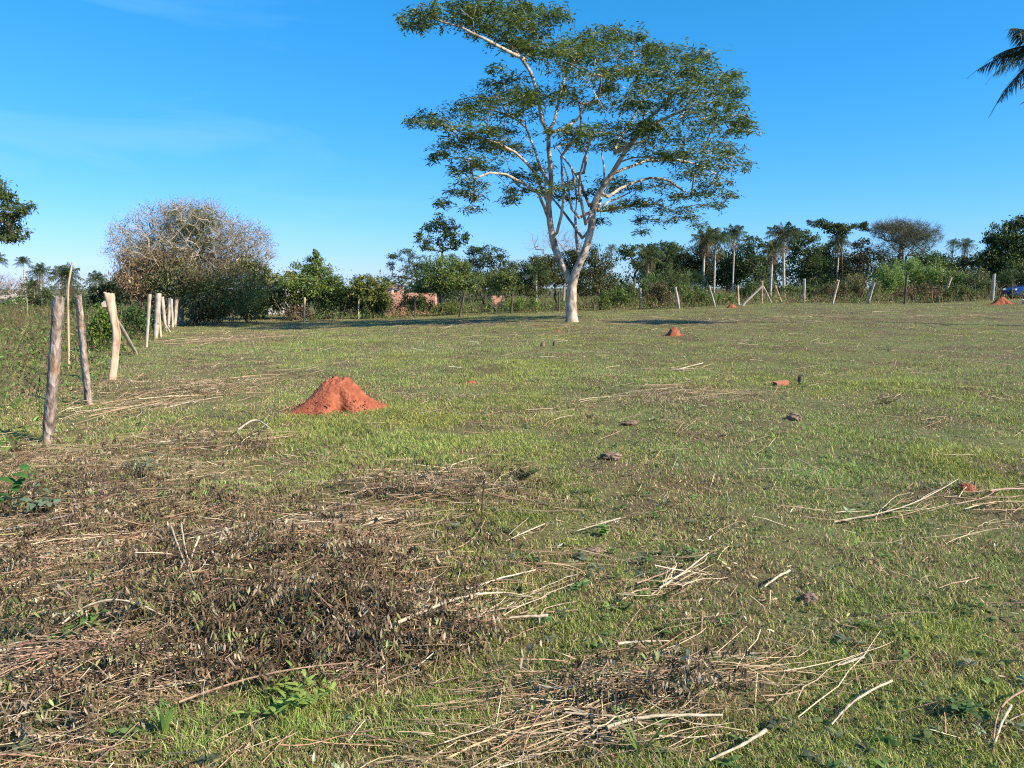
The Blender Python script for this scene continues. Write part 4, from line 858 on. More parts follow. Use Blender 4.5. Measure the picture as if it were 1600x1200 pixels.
tree("large dense dark-green tree filling the right edge", 1575, 60, [(1548,378,14,12),(1562,365,18,14),(1585,352,18,12),(1600,345,20,12),(1575,380,26,18),(1550,398,18,16),(1600,375,28,24),(1568,408,30,20),(1605,405,30,24),(1640,370,40,36),(1545,420,18,18),(1585,428,34,18),(1630,420,40,24)], (.034,.055,.017), leaf=.19, rb=.28, mix=GR['green'], mf=.3, dens=1.1)
tree("dark bush in the shade left of the crooked flared post", 165, 34, [(170,446,12,10),(158,456,16,12),(178,464,18,13),(165,472,22,12),(150,466,10,10)], (.022,.04,.014), leaf=.16, rb=.1, stems_=3, dens=1.1)

# ------------------------------------------------------------ bushes
def bush(label, px, Y, w, h, col, mix=None, mf=.2, leaf=.12, dens=1.0, name="bush", stems_=5, group=None, base=None, aspect=.45, cat="bush"):
    x = P(px, 450, Y)[0]; b = np.array([x, Y, float(H(x, Y))]); e = empty(name, b); tag(e, label, cat, group)
    sc = Y / F; W = w * sc; Hh = h * sc; mb = MB(); mt = MB(); nb = max(3, int(w / 9))
    for k in range(nb):
        t = (k + .5) / nb * 2 - 1; c = b + np.array([t * W * .36 + RNG.normal() * .1, RNG.normal() * W * .15, Hh * RNG.uniform(.45, .66) * (1 - .35 * t * t)])
        r = np.array([W / nb * .75 + .15, W / nb * .75 + .15, Hh * .40]); ap = math.pi * r[0] * r[2] / sc ** 2; lp = leaf / sc
        leaf_cloud(mb, c, r, int(dens * ap * 4.6 / (lp * lp * aspect + .6)), leaf, col, .28, .2, mix=mix, mf=mf, sub=int(np.clip(ap / 45, 6, 30)), subs=.24, shell=.35, aspect=aspect)
    n = stems_ * 2; s = np.linspace(0, 1, 5)[None, :, None]; d = nrm(np.stack([RNG.normal(size=n) * .5, RNG.normal(size=n) * .4, np.ones(n)], 1)) * Hh * RNG.uniform(.6, .95, (n, 1))
    st = b + np.stack([RNG.normal(size=n) * W * .15, RNG.normal(size=n) * W * .08, np.full(n, -.05)], 1)
    tubes(mt, st[:, None] + d[:, None] * s + RNG.normal(size=(n, 1, 3)) * .15 * s ** 2, np.linspace(.022, .007, 5)[None] * np.ones((n, 1)), 4, (.22, .16, .11), cap=False)
    mt.build("stem", M_twig, e); mb.build("crown", M_leaf, e)
BG = "bushes along the far fence"
D, M_, Gn, Lt, Ye, Ol, Gy, Br = [GR[k] for k in ('dark','mid','green','light','yellow','olive','grey','brown')]
bush("dense dark-green shrub behind the crooked flared left fence post", 208, 26, 60, 60, (.07,.13,.035), M_, .3, .11)
bush("bright green leafy shrub between the second and third left fence posts", 152, 19.5, 50, 78, (.09,.18,.025), Ye, .25, .075, 1.0)
bush("olive bush at the end of the left fence row", 322, 41, 60, 34, (.07,.085,.026), Br, .2, .11)
bush("dark shaded bush below the half-bare tree's right side", 362, 46, 80, 50, (.075,.11,.035), M_, .3, .13)
bush("very dark bush in the shade left of the slim white post", 430, 50.5, 90, 55, (.045,.075,.025), M_, .2, .14)
bush("rounded dark bush just left of the slim white post", 530, 50.8, 100, 66, (.05,.09,.028), Gn, .2, .14, 1.1)
bush("shaded bush between the slim white post and the brick hut", 588, 50.6, 60, 46, (.05,.085,.028), M_, .3, .14)
bush("low twiggy brown bush at the foot of the shaded bushes", 468, 49, 60, 26, (.07,.055,.035), Br, .4, .12, .7)
bush("low green bush in front of the brick hut", 648, 51.5, 70, 36, M_, Gn, .3, .13)
bush("low green bush right of the brick hut's corner", 702, 50.6, 60, 22, Ol, Gn, .3, .13)
bush("weedy green bush behind the dark fence post left of the big trunk", 815, 49, 70, 26, Gn, Ye, .2, .12, .8)
bush("low leafy bush behind the big tree's base, right side", 960, 50.6, 60, 34, Gn, D, .4, .13)
bush("dark low bush between the first two posts right of the big trunk", 970, 56, 70, 44, D, M_, .4, .15)
bush("olive bush between the straight pale and leaning whitish posts", 1030, 50.8, 60, 40, (.08,.085,.035), Br, .3, .13, .8)
bush("feathery pale-green tall bush behind the leaning whitish post", 1052, 60, 60, 62, (.10,.125,.045), Gn, .3, .15, .8, aspect=.3)
bush("green bush at the foot of the grey bent post", 1092, 50.9, 50, 32, Gn, Ol, .4, .12)
bush("bright low green bush left of the braced corner", 1132, 51, 34, 16, (.07,.15,.03), Gn, .3, .11)
bush("round dark bush behind the long pale brace", 1172, 54, 44, 34, M_, D, .4, .13)
bush("green scrub bush below the dead-skirted palm", 1018, 64, 50, 50, M_, Gn, .3, .16)
bush("grey-green scrub left of the twin pale palm stems", 1190, 66, 50, 36, Gy, Gn, .3, .16)
bush("low scrub right of the tallest palm's foot", 1245, 60, 50, 28, Gn, Ol, .4, .15)
bush("dark bush right behind the straight post in front of dark wood", 1272, 54, 30, 34, D, M_, .3, .14)
bush("olive bush with reddish twigs between slim and leaning pale posts", 1335, 53, 70, 44, Ol, Br, .25, .14)
bush("grassy pale bush at the foot of the slim right-leaning post", 1298, 52.5, 50, 30, (.11,.12,.04), Br, .2, .13, .7)
bush("bright light-green bush left part of the tall light hedge", 1392, 55, 64, 62, Lt, Gn, .35, .14)
bush("bright light-green bush, tallest of the light hedge", 1428, 57, 62, 68, (.22,.32,.085), Gn, .3, .14)
bush("light-green bush behind the strongly leaning post", 1466, 55.5, 56, 58, Lt, Ol, .3, .14)
bush("small rounded light bush right of the strongly leaning post", 1500, 55, 40, 44, (.18,.26,.07), Ol, .3, .13)
bush("brown-stemmed weedy bush in front of the light hedge", 1440, 51.5, 90, 30, (.10,.09,.04), Br, .4, .12, .7)
bush("olive-grey bush behind the tall bright post", 1535, 52, 56, 46, Ol, Gy, .4, .13)
bush("dark olive bush above the blue car roof", 1588, 54, 70, 52, (.06,.08,.03), D, .4, .13)
bush("greenish weedy clump below the strongly leaning post", 1500, 50.6, 70, 26, (.09,.11,.035), Gn, .3, .12, .7)
bush("hazy green bush far left in the field behind the thin palm", 22, 78, 50, 22, (.10,.17,.045), Gn, .3, .18)
bush("green thicket below the far left palms", 72, 70, 60, 40, (.06,.09,.03), Ol, .3, .18)
bush("green thicket right of the tall dead pole", 128, 62, 44, 34, (.05,.08,.028), Gn, .3, .16)

# ------------------------------------------------------------ palms
def palm_meshes(R, nf=26, nl=30, seed=0, skirt=0, lw=.05, up=.9, droop=1.0, col=(.06, .10, .035)):
    rs = np.random.default_rng(seed); mb = MB(); ms = MB()
    for k in range(nf):
        az = k * 2.399 + rs.normal() * .2; el = math.radians(86 - 128 * (k / nf) ** 1.0) + rs.normal() * .08
        Lf = R * rs.uniform(1.05, 1.3); s = np.linspace(0, 1, nl)
        hx = np.cos(el) * s * Lf; z = np.sin(el) * s * Lf * up - droop * .44 * R * s ** 2.2
        hx = hx * (1 - .12 * s ** 2) + .10 * s * Lf; h = np.array([math.cos(az), math.sin(az), 0]); rr = h[None] * hx[:, None] + np.array([0, 0, 1.])[None] * z[:, None]
        tubes(mb, rr[None, ::3], np.linspace(.022, .006, len(rr[::3]))[None] * R / 2, 4, (.13, .15, .06), cap=False)
        T = nrm(np.gradient(rr, axis=0)); sd_ = np.array([-math.sin(az), math.cos(az), 0]); w_ = np.sin(np.clip(s * 1.05 + .12, 0, 1) * math.pi) ** .6
        for sg in (-1, 1):
            d = nrm(sd_[None] * sg * .75 + T * .55 + np.array([0, 0, -.55]) + rs.normal(size=(nl, 3)) * .15); ln = R * .38 * w_ * rs.uniform(.8, 1.15, nl)
            mid = rr + d * ln[:, None] * .5; d2 = nrm(d + np.array([0, 0, -.9]))
            wd = lw * R / 2; ww = T * wd * .5; V = np.stack([rr - ww, rr + ww, mid + ww, mid - ww, mid + d2 * ln[:, None] * .5], 1)[2:]
            i = np.arange(nl - 2)[:, None] * 5; c = vary(col, nl - 2, .22, (.16, .15, .05), .12)
            mb.add(V, quads=i + np.array([[0, 1, 2, 3]]), tris=i + np.array([[3, 2, 4]]), col=np.repeat(c, 5, axis=0))
    for k in range(skirt):
        az = rs.random() * 6.28; h = np.array([math.cos(az), math.sin(az), 0]); s = np.linspace(0, 1, 12)[:, None]
        rr = h * (.12 + .3 * np.sin(s * 2.4)) * R * .55 + np.array([0, 0, -1.]) * s * R * rs.uniform(.7, 1.1)
        dd = nrm(np.repeat(h[None], 12, 0) * .3 + np.array([0, 0, -1.]) + rs.normal(size=(12, 3)) * .4)
        for _ in range(3): rhomb(ms, rr + rs.normal(size=rr.shape) * .05 * R, nrm(dd + rs.normal(size=dd.shape) * .3), rdir(12), R * .22, R * .025, vary((.20, .145, .09), 12, .25))
    return mb, (ms if skirt else None)
def palm(label, px, py, Y, rpx, seed, skirt=0, tr=.13, group="palms rising over the wood", basepx=None, col=(.06, .10, .035), nl=26, nf=26, lw=.05, lean=0, droop=1.0, bark=None, name="palm_tree"):
    top = P(px, py, Y); bx = top[0] if basepx is None else P(basepx, 450, Y)[0]; b = np.array([bx, Y, float(H(bx, Y))]); e = empty(name, b); tag(e, label, "palm", group)
    R = rpx * 1.28 * Y / F if rpx < 60 else rpx * Y / F; tr = tr * .75; mb, ms = palm_meshes(R, nf, nl, seed, skirt, lw, col=col, droop=droop)
    o = mb.build("crown", M_leaf, e, world=False); o.location = tuple(top - b)
    if ms: o2 = ms.build("dead_fronds", M_dead, e, world=False); o2.location = tuple(top - b)
    mt = MB(); k = 16; u = np.linspace(0, 1, k)[:, None]; A = b + (top - b) * u + np.array([lean, 0, 0]) * np.sin(u * math.pi); A[0, 2] -= .1
    rad = tr * (1.15 - .3 * u[:, 0]) * (1 + RNG.normal(size=k) * .03); rad[-1] = tr * 1.25
    tubes(mt, A[None], rad[None], 10); mt.build("trunk", bark or M_palmb, e, smooth=True)
palm("tall slim palm with small round crown, leftmost in the far field", 36, 408, 105, 11, 1, group="palms in the far left field", tr=.14)
palm("pale-stemmed palm with drooping crown in the left field", 62, 424, 84, 17, 2, 10, group="palms in the far left field", tr=.15, nl=22)
palm("short palm with hanging fronds just left of the pale-stemmed left one", 52, 447, 90, 14, 3, 6, group="palms in the far left field", tr=.2)
palm("bushy palm partly behind the tall dead pole", 102, 430, 78, 23, 4, 12, group="palms in the far left field", tr=.15, nl=26)
palm("low round palm left of the dark shaded bush", 151, 436, 82, 16, 5, group="palms in the far left field", tr=.14, col=(.07,.12,.04))
palm("palm crown cut by the left edge of the photo", -8, 404, 80, 16, 6, group="palms in the far left field", tr=.15)
palm("tiny distant palm beside the big pale tree's right limb", 956, 388, 112, 9, 7, 4, tr=.16, nl=16)
palm("palm with yellowish drooping crown below the dark flat-topped tree", 1013, 400, 72, 22, 8, 14, tr=.13, col=(.085,.12,.035))
palm("palm with a black shaggy skirt of dead fronds", 1047, 398, 82, 16, 9, 26, tr=.15)
palm("leftmost tall palm of the trio, with tan dead skirt and pale stem", 1101, 372, 66, 20, 10, 34, tr=.13, col=(.075,.10,.04))
palm("leafiest palm of the trio, close behind the leftmost", 1118, 374, 70, 24, 11, 10, tr=.12, col=(.085,.13,.04), basepx=1116)
palm("palm standing apart, third and tallest of the trio", 1148, 364, 76, 18, 12, 10, tr=.11, col=(.07,.11,.035))
palm("shorter palm left of the tallest pale-stemmed one, stem covered in fronds", 1207, 388, 62, 17, 13, 26, tr=.13, col=(.085,.12,.04))
palm("tallest palm with a clean white stem right of centre", 1224, 366, 63, 25, 14, 14, tr=.14, col=(.05,.08,.03), basepx=1226)
palm("slim palm growing up through the flat-topped tree", 1311, 376, 78, 17, 15, 14, tr=.13, col=(.065,.09,.035))
palm("left one of two small distant palms near the right edge", 1490, 380, 96, 10, 16, 4, tr=.15, nl=18)
palm("right one of two small distant palms, with dead skirt", 1509, 382, 90, 13, 17, 12, tr=.18, nl=20)
palm("stemless young palm with arching fronds below the dark thicket", 1083, 436, 66, 19, 18, tr=.12, nl=22, col=(.045,.085,.035))
palm("young feathery palm left of the big tree's trunk among the trees", 838, 428, 51.5, 22, 19, tr=.10, nl=26, col=(.05,.10,.04), nf=18)
palm("near palm whose hanging fronds enter at the top right corner", 1643, 74, 27, 84, 21, 10, tr=.14, basepx=1720, nl=64, nf=32, lw=.028, col=(.028,.045,.022), group=None, droop=1.15)

# ------------------------------------------------------------ distant wood and field weeds (masses)
def mass(name, label, cat, rows, leaf, col, mix, mf, n_per):
    mb = MB()
    for (p0, p1, Y, t0, t1) in rows:
        k = int((p1 - p0) / 12) + 1
        for i in range(k):
            px = p0 + (p1 - p0) * (i + .5) / k; top = t0 + (t1 - t0) * (i + .5) / k + RNG.normal() * 4
            x = P(px, 450, Y)[0]; z0 = float(H(x, Y)); zt = P(px, top, Y)[2]; yy = Y + RNG.uniform(-5, 5)
            for zc in np.arange(z0 + .5, zt, 1.6):
                leaf_cloud(mb, (x + RNG.normal() * .4, yy + RNG.normal(), zc), (1.0, 1.2, 1.05), n_per, leaf, col, .3, .2, mix=mix, mf=mf, sub=9, subs=.28)
    tag(mb.build(name, M_leaf), label, cat, kind="stuff")
mass("distant_wood", "dark unbroken wood of far trees closing the view behind the palms", "wood",
     [(985, 1700, 92, 402, 400), (1130, 1450, 88, 392, 394), (700, 985, 88, 432, 425), (400, 700, 88, 444, 438), (590, 800, 75, 440, 436), (1000, 1110, 84, 415, 405),  (1700, 2000, 92, 400, 400)], .30, (.032, .05, .017), (.05, .075, .024), .35, 130)
mass("distant_scrub", "hazy low scrub on the horizon at the far left", "scrub", [(-150, 190, 120, 447, 444), (-160, 190, 100, 458, 452)], .34, (.07, .105, .04), (.13, .13, .07), .4, 110)

def weeds():
    """knee-high weeds behind the left fence, along the far fence and beyond it"""
    mb = MB(); n = 300000
    x, y, d = sample_ground(n, 1.2, 5, 95, .85)
    s_ = side(x, y); far = y > 49.0 - .8 * fbm(x * .6, y * 0 + 3, 2)
    left = (s_ < -.15) & (y > 3) & (y < 95)
    px, py = proj(x, y, H0(x, y))
    keepL = left; keepF = far & (x > -14)
    nn = fbm(x * .9, y * .9, 3)
    keep = (keepL & (RNG.random(n) < np.clip((nn - .25) * 2.6, .1, 1))) | (keepF & (RNG.random(n) < .8))
    x, y, d, s_, far, nn, px, py = [a[keep] for a in (x, y, d, s_, far, nn, px, py)]; n = len(x)
    ramp = np.where(far & (x > -14), 1.0, np.clip(-s_ / 1.3, .12, 1))
    hmax = np.where(far & (x > -14), .7, .8) * ramp * np.clip(.3 + 1.6 * (nn - .3), .25, 1.3)
    u = RNG.random(n) ** .7; z = H(x, y) + hmax * u
    tone = fbm(x * 1.1 + 30, y * 1.1, 3)
    g = np.array([.13, .22, .048]); o = np.array([.20, .21, .075]); br = np.array([.20, .145, .08])
    k1 = np.clip((tone - .42) * 5, 0, 1)[:, None]; col = g * (1 - k1) + o * k1
    bright = np.clip((fbm(x * .5 + 3, y * .5 + 8, 3) - .52) * 8, 0, 1)[:, None]; col = col * (1 - bright) + np.array([.13, .25, .05]) * bright
    isb = RNG.random(n) < np.clip(.10 + (y > 25) * (x < -14) * .35 + .25 * (far & (x > 4)) + .3 * k1[:, 0], 0, .6); col = np.where(isb[:, None], br, col) * np.exp(RNG.normal(size=(n, 1)) * .3)
    dr = rdir(n, .6); ln = RNG.uniform(.03, .075, n) * (1 + d / 30)
    leaves(mb, np.stack([x, y, z], 1), dr, rdir(n, .6), ln, ln * RNG.uniform(.22, .42, n), col, curl=.2)
    # thin upright dry stalks
    m = 16000; k = RNG.integers(0, n, m); b = np.stack([x[k], y[k], H(x[k], y[k])], 1); hh = np.clip(hmax[k] * RNG.uniform(.9, 1.9, m), .08, 1.1)
    dd = nrm(np.stack([RNG.normal(size=m) * .28, RNG.normal(size=m) * .28, np.ones(m)], 1)) * hh[:, None]; s = np.linspace(0, 1, 4)[None, :, None]
    tubes(mb, b[:, None] + dd[:, None] * s + RNG.normal(size=(m, 1, 3)) * .10 * s ** 2, (.0022 * (1 + np.hypot(x[k], y[k]) / 16))[:, None] * np.linspace(1, .5, 4)[None], 3, vary((.26, .19, .11), m, .3, (.12, .15, .05), .4), cap=False)
    tag(mb.build("weeds", M_leaf), "rank green and straw-coloured weeds beyond the fences", "weeds", kind="stuff")
weeds()

# ------------------------------------------------------------ near seedlings and broadleaf plants
def plant(px, py, h, nst, nl, ll, lw, col, label, droop=.1, spread=.5, name="seedling", grassy=False):
    g = G(px, py, H); e = empty(name, g); tag(e, label, "plant"); mb = MB(); ms = MB()
    for k in range(nst):
        az = RNG.random() * 6.283; d = np.array([math.cos(az) * spread, math.sin(az) * spread, 1.]) * h * RNG.uniform(.6, 1.05); s = np.linspace(0, 1, 6)[:, None]
        st = g + d * s + np.array([math.cos(az), math.sin(az), -.3]) * spread * h * .35 * s ** 2
        if grassy:
            sd_ = np.array([-math.sin(az), math.cos(az), 0]) * lw * .5; w_ = np.array([.6, 1, 1, .85, .5, .02])[:, None]
            V = np.concatenate([st - sd_ * w_, st + sd_ * w_]); i = np.arange(5); mb.add(V, quads=np.stack([i, i + 1, i + 7, i + 6], 1), col=vary(col, 12, .08)); continue
        one = MB() if nst <= 12 else ms; tubes(one, st[None], np.linspace(.0028, .0012, 6)[None], 5, (.12, .15, .04), cap=False)
        if nst <= 12: one.build('stem', M_leaf, e)
        m = nl; t = np.linspace(.25, 1, m); pos = np.stack([np.interp(t, s[:, 0], st[:, i]) for i in range(3)], 1); a2 = np.arange(m) * 2.4 + RNG.random() * 6
        dr = nrm(np.stack([np.cos(a2), np.sin(a2), .55 - droop + RNG.normal(size=m) * .2], 1)); up = nrm(np.array([[0, 0, 1.]]) + RNG.normal(size=(m, 3)) * .25)
        leaves(mb, pos, dr, up, ll * RNG.uniform(.7, 1.15, m), lw * RNG.uniform(.8, 1.15, m), vary(col, m, .15), curl=.25)
    mb.build("leaves", M_leaf, e)
    if ms.v: ms.build("stem", M_leaf, e)
plant(425, 1120, .14, 11, 9, .055, .016, (.26, .36, .08), "bright yellow-green leafy seedling on the grass at bottom left", spread=.9)
plant(480, 1100, .11, 8, 8, .045, .014, (.24, .34, .08), "smaller bright seedling just right of the brightest one", spread=.9)
plant(258, 1150, .17, 8, 0, .1, .013, (.20, .32, .08), "upright tuft of broad grass blades at the bottom left", grassy=True, spread=.35, name="grass_tuft")
plant(132, 990, .10, 5, 5, .06, .022, (.13, .24, .05), "green broad-leaved sprig beside the arched cream stalk")
plant(6, 800, .26, 5, 6, .13, .06, (.06, .16, .03), "large green leaf plant cut by the left edge")
plant(72, 800, .16, 8, 7, .085, .045, (.14, .20, .12), "grey-green wilted broadleaf clump near the left edge", droop=.7, spread=.9)
plant(225, 745, .18, 9, 7, .075, .032, (.17, .20, .11), "grey-green herb standing in the brown litter", droop=.4, spread=.7)
plant(742, 1005, .06, 3, 5, .05, .02, (.13, .26, .05), "small bright green sprout in the middle of the near grass")
plant(632, 965, .05, 5, 6, .045, .02, (.15, .20, .10), "tiny grey-green weed next to the pale brush fan")
plant(940, 838, .06, 4, 5, .05, .03, (.16, .28, .06), "small light-green leafy weed beside the thin pale stick")
plant(1000, 1180, .15, 7, 0, .1, .010, (.13, .20, .05), "grass tuft in front of the lower brush pile", grassy=True, spread=.6, name="grass_tuft")
plant(100, 1010, .09, 7, 6, .05, .018, (.12, .18, .05), "low dull-green sprig in brush left of the arched stalk")
plant(1500, 1120, .07, 7, 6, .05, .02, (.10, .17, .05), "little leafy weed in the lower right grass")
plant(1385, 632, .11, 40, 4, .04, .010, (.17, .125, .08), "dry brown twiggy tussock standing in the right-hand grass", spread=1.1, name="dry_tussock")
plant(815, 752, .13, 14, 8, .05, .014, (.07, .055, .035), "small dark withered tussock beside the russet litter", spread=.8, name="dry_tussock")

# ------------------------------------------------------------ brick hut, houses, blue car
def brick_mat():
    m, t, o = newmat("brick_wall"); n = t.nodes.new; l = t.links.new
    tcn = n("ShaderNodeTexCoord"); mp_ = n("ShaderNodeMapping"); mp_.inputs["Rotation"].default_value = (math.radians(90), 0, 0); l(tcn.outputs["Object"], mp_.inputs[0])
    bt = n("ShaderNodeTexBrick"); l(mp_.outputs[0], bt.inputs["Vector"]); bt.inputs["Color1"].default_value = (.55, .22, .14, 1); bt.inputs["Color2"].default_value = (.66, .30, .20, 1); bt.inputs["Mortar"].default_value = (.60, .48, .40, 1)
    bt.inputs["Scale"].default_value = 1.0; bt.inputs["Brick Width"].default_value = .25; bt.inputs["Row Height"].default_value = .14; bt.inputs["Mortar Size"].default_value = .014
    z = n("ShaderNodeTexNoise"); z.inputs["Scale"].default_value = 1.3; z.inputs["Detail"].default_value = 6; l(tcn.outputs["Object"], z.inputs["Vector"])
    r = n("ShaderNodeMapRange"); r.inputs[1].default_value = .48; r.inputs[2].default_value = .62; l(z.outputs["Fac"], r.inputs[0])
    mm = n("ShaderNodeMixRGB"); l(r.outputs[0], mm.inputs[0]); l(bt.outputs["Color"], mm.inputs[1]); mm.inputs[2].default_value = (.68, .42, .33, 1)
    b = n("ShaderNodeBsdfPrincipled"); b.inputs["Roughness"].default_value = .9; l(mm.outputs[0], b.inputs["Base Color"]); l(b.outputs[0], o.inputs[0])
    bp = n("ShaderNodeBump"); bp.inputs["Strength"].default_value = .5; l(bt.outputs["Fac"], bp.inputs["Height"]); bp.invert = True; l(bp.outputs[0], b.inputs["Normal"]); return m
M_brick = brick_mat()
M_plaster = ramp_mat("white_plaster", [(.3, (.55, .52, .46)), (.7, (.76, .73, .68))], scale=2, bump=.1)
M_tile = ramp_mat("roof_sheet", [(.3, (.42, .34, .28)), (.7, (.60, .52, .45))], scale=3, bump=.2)
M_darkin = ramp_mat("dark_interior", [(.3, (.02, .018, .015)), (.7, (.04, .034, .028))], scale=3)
def boxm(mb, x0, x1, y0, y1, z0, z1):
    V = np.array([(x, y, z) for x in (x0, x1) for y in (y0, y1) for z in (z0, z1)]); mb.add(V, quads=[(0, 1, 3, 2), (4, 6, 7, 5), (0, 4, 5, 1), (2, 3, 7, 6), (0, 2, 6, 4), (1, 5, 7, 3)])
def wall_with_hole(mb, x0, x1, y0, y1, z0, z1, a, b, c, d):
    boxm(mb, x0, a, y0, y1, z0, z1); boxm(mb, b, x1, y0, y1, z0, z1); boxm(mb, a, b, y0, y1, z0, c); boxm(mb, a, b, y0, y1, d, z1)
def hut():
    Y = 54.5; x0 = P(600, 450, Y)[0]; x1 = P(680, 450, Y)[0]; b = np.array([(x0 + x1) / 2, Y, float(H(x0, Y))]); e = empty("brick_hut", b); tag(e, "unfinished roofless red brick hut behind the trees left of centre", "hut")
    zt = P(610, 445, Y)[2] - b[2]; w_ = (x1 - x0) / 2; mb = MB(); s = Y / F
    wall_with_hole(mb, -w_, -w_ + 30 * s, 0, .15, -.2, zt, -w_ + 9 * s, -w_ + 20 * s, zt - 15 * s, zt - 8 * s)
    boxm(mb, -w_ + 30 * s, w_, 0, .15, -.2, zt - 13 * s); boxm(mb, -w_, -w_ + .15, .15, 3.5, -.2, zt); boxm(mb, w_ - .15, w_, .15, 3.5, -.2, zt - 13 * s); boxm(mb, -w_ + .15, w_ - .15, 3.35, 3.5, -.2, zt - 13 * s)
    mb.build("wall", M_brick, e, world=False)
    m2 = MB(); boxm(m2, -w_ + 8 * s, -w_ + 21 * s, -.04, .11, zt - 8 * s, zt - 6.3 * s); m2.build("lintel", M_plaster, e, world=False)
    # low separate wall to the right
    x = P(782, 450, 56)[0]; b2 = np.array([x, 56, float(H(x, 56))]); mb = MB(); z2 = P(782, 462, 56)[2] - b2[2]
    for i in range(4): boxm(mb, -.6 + i * .29, -.6 + i * .29 + .288, 0, .15, -.2, z2 - [0, .14, 0, .28, .14, .14, .42, .28, .56][i])
    o = mb.build("brick_wall", M_brick); o.location = tuple(b2); tag(o, "low broken red brick wall behind the bushes left of the big tree", "wall")
hut()
def house(px0, px1, pyt, Y, label, pitch=.5, rh=None):
    x0 = P(px0, 450, Y)[0]; x1 = P(px1, 450, Y)[0]; b = np.array([(x0 + x1) / 2, Y, float(H(x0, Y))]); w_ = (x1 - x0) / 2; zt = P(px0, pyt, Y)[2] - b[2]
    e = empty("small_house", b); tag(e, label, "house"); mb = MB(); wall_with_hole(mb, -w_, w_, 0, .15, -.2, zt, -.4, .5, zt - 1.6, zt - .6); boxm(mb, -w_, -w_ + .15, .15, 5, -.2, zt); boxm(mb, w_ - .15, w_, .15, 5, -.2, zt); boxm(mb, -w_ + .15, w_ - .15, 4.85, 5, -.2, zt)
    mb.build("wall", M_plaster, e, world=False)
    m2 = MB(); V = np.array([(-w_ - .3, -.5, zt - .05), (w_ + .3, -.5, zt - .05), (w_ + .3, 2.5, zt + pitch), (-w_ - .3, 2.5, zt + pitch), (w_ + .3, 5.5, zt - .05), (-w_ - .3, 5.5, zt - .05)]); V2 = V + np.array([0, 0, .1])
    m2.add(np.concatenate([V, V2]), quads=[(0, 3, 2, 1), (3, 5, 4, 2), (6, 7, 8, 9), (9, 8, 10, 11), (0, 1, 7, 6), (5, 11, 10, 4), (0, 6, 9, 3), (3, 9, 11, 5), (1, 2, 8, 7), (2, 4, 10, 8)]); m2.build("roof", M_tile, e, world=False)
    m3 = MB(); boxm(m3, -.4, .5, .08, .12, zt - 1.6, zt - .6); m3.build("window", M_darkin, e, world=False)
    m4 = MB(); boxm(m4, w_ * .3, w_ * .3 + .45, 1.6, 2.05, zt + .2, zt + pitch + .55); m4.build("chimney", M_plaster, e, world=False)
house(418, 449, 441.5, 62, "white house whose pale roof peeks over the bushes under the half-bare tree")
house(-12, 14, 466, 104, "pale house in the far field at the left edge", .3)

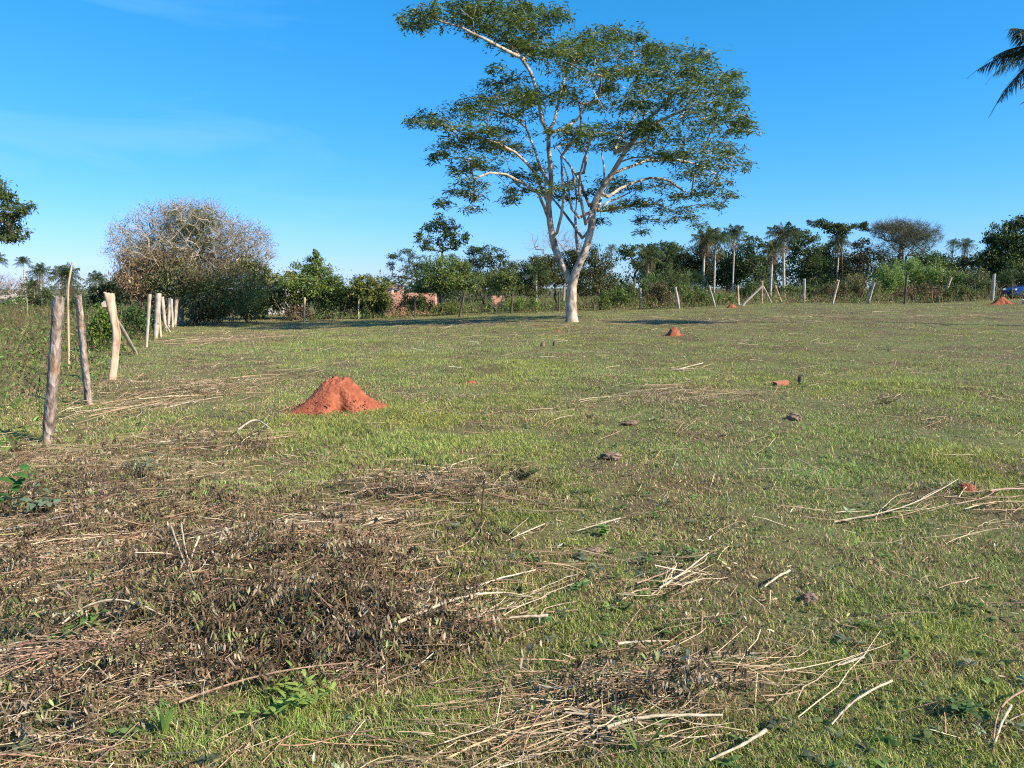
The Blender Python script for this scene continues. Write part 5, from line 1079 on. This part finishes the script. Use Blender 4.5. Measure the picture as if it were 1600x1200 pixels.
def car():
    """a dark blue car, its bonnet and roof rise in at the right edge"""
    Y = 51.5; xl = P(1576, 450, Y)[0]; b = np.array([xl + 2.1, Y, float(H(xl + 1, Y))]); e = empty("parked_car", b); tag(e, "glossy dark blue car parked behind the stump at the right edge", "car")
    paint, t, o = newmat("blue_car_paint"); bs = t.nodes.new("ShaderNodeBsdfPrincipled"); bs.inputs["Base Color"].default_value = (.012, .04, .22, 1); bs.inputs["Roughness"].default_value = .28; bs.inputs["Coat Weight"].default_value = .6; t.links.new(bs.outputs[0], o.inputs[0])
    glass, t, o = newmat("car_glass"); bs = t.nodes.new("ShaderNodeBsdfPrincipled"); bs.inputs["Base Color"].default_value = (.015, .02, .025, 1); bs.inputs["Roughness"].default_value = .05; t.links.new(bs.outputs[0], o.inputs[0])
    rub, t, o = newmat("rubber"); bs = t.nodes.new("ShaderNodeBsdfPrincipled"); bs.inputs["Base Color"].default_value = (.02, .02, .02, 1); bs.inputs["Roughness"].default_value = .8; t.links.new(bs.outputs[0], o.inputs[0])
    alloy, t, o = newmat("alloy"); bs = t.nodes.new("ShaderNodeBsdfPrincipled"); bs.inputs["Base Color"].default_value = (.5, .5, .5, 1); bs.inputs["Metallic"].default_value = .8; bs.inputs["Roughness"].default_value = .35; t.links.new(bs.outputs[0], o.inputs[0])
    lamp, t, o = newmat("lamp_glass"); bs = t.nodes.new("ShaderNodeBsdfPrincipled"); bs.inputs["Base Color"].default_value = (.7, .7, .68, 1); bs.inputs["Roughness"].default_value = .1; t.links.new(bs.outputs[0], o.inputs[0])
    prof = [(-2.1, .30, .42), (-2.12, .55, .62), (-1.95, .72, .76), (-1.1, .86, .90), (-.95, .90, .92), (-.25, 1.38, .60), (.2, 1.45, .60), (1.1, 1.40, .62), (1.75, .98, .86), (2.1, .92, .80), (2.14, .5, .72), (2.1, .30, .5)]
    body = [(x_, z_) for x_, z_, _ in prof]
    xs = np.linspace(-2.12, 2.14, 40); belt = np.interp(xs, [-2.12, -1.95, -1.0, 1.7, 2.0, 2.14], [.58, .74, .90, .98, .94, .6]); low = np.full(40, .24)
    for ax_ in (-1.35, 1.35): low = np.where(np.abs(xs - ax_) < .38, .24 + np.sqrt(np.clip(.38 ** 2 - (xs - ax_) ** 2, 0, 1)), low)
    hw = .84 - .12 * np.clip((np.abs(xs) - 1.5) / .6, 0, 1) ** 2
    rows = [(0, 1.0), (.45, 1.02), (.85, .98), (1.0, .86)]
    def loft(sec):  # sec [K, M, 3]
        m = MB(); K, M = sec.shape[:2]; i = (np.arange(K - 1)[:, None] * M + np.arange(M - 1)[None]).ravel(); m.add(sec, quads=np.stack([i, i + 1, i + M + 1, i + M], 1)); return m
    S = []
    for k in range(40):
        l_ = [(-hw[k] * f, low[k] + (belt[k] - low[k]) * r_) for r_, f in rows]; r2 = [(-y_, z_) for y_, z_ in l_[::-1]]
        S.append([(xs[k], y_, z_) for y_, z_ in l_ + r2])
    m = loft(np.array(S)); 
    for k in (0, 39): m.add(S[k], tris=[(0, i, i + 1) for i in range(1, 7)])
    m.build("body", paint, e, smooth=True, world=False)
    g = [(-1.0, .89, .78), (-.3, 1.34, .60), (.2, 1.42, .58), (1.0, 1.38, .58), (1.72, .95, .74)]
    xs2 = np.linspace(-1.0, 1.72, 24); zt = np.interp(xs2, [q[0] for q in g], [q[1] for q in g]); ww = np.interp(xs2, [q[0] for q in g], [q[2] for q in g])
    S = [[(xs2[k], -.78, .87), (xs2[k], -ww[k] - .03, zt[k] - .04), (xs2[k], -ww[k] + .06, zt[k]), (xs2[k], ww[k] - .06, zt[k]), (xs2[k], ww[k] + .03, zt[k] - .04), (xs2[k], .78, .87)] for k in range(24)]
    loft(np.array(S)).build("window", glass, e, smooth=True, world=False)
    S = [[(x_, y_ * .6, float(np.interp(x_, [q[0] for q in g], [q[1] for q in g])) + .02 * (1 - abs(y_)) + .006) for y_ in np.linspace(-1, 1, 9)] for x_ in np.linspace(-.32, 1.05, 12)]
    loft(np.array(S)).build("roof", paint, e, smooth=True, world=False)
    for ax_ in (-1.35, 1.35):
        for sy in (-.72, .72):
            q = MB(); A = np.array([[(ax_, sy - .1, .31), (ax_, sy - .09, .31), (ax_, sy + .09, .31), (ax_, sy + .1, .31)]]); tubes(q, A, np.array([[.27, .31, .31, .27]]), 28)
            wh = q.build("wheel", rub, e, world=False, smooth=False)
            q = MB(); tubes(q, np.array([[(ax_, sy * 1.15 - .01, .31), (ax_, sy * 1.15 + .01, .31)]]), np.array([[.19, .17]]), 20); q.build("rim", alloy, wh, world=False)
    for sy in (-.6, .6):
        q = MB(); boxm(q, -2.15, -2.02, sy - .16, sy + .16, .58, .70); q.build("headlight", lamp, e, world=False)
    q = MB(); boxm(q, -.75, -.55, -.98, -.80, .95, 1.08); q.build("wing_mirror", paint, e, world=False)
car()
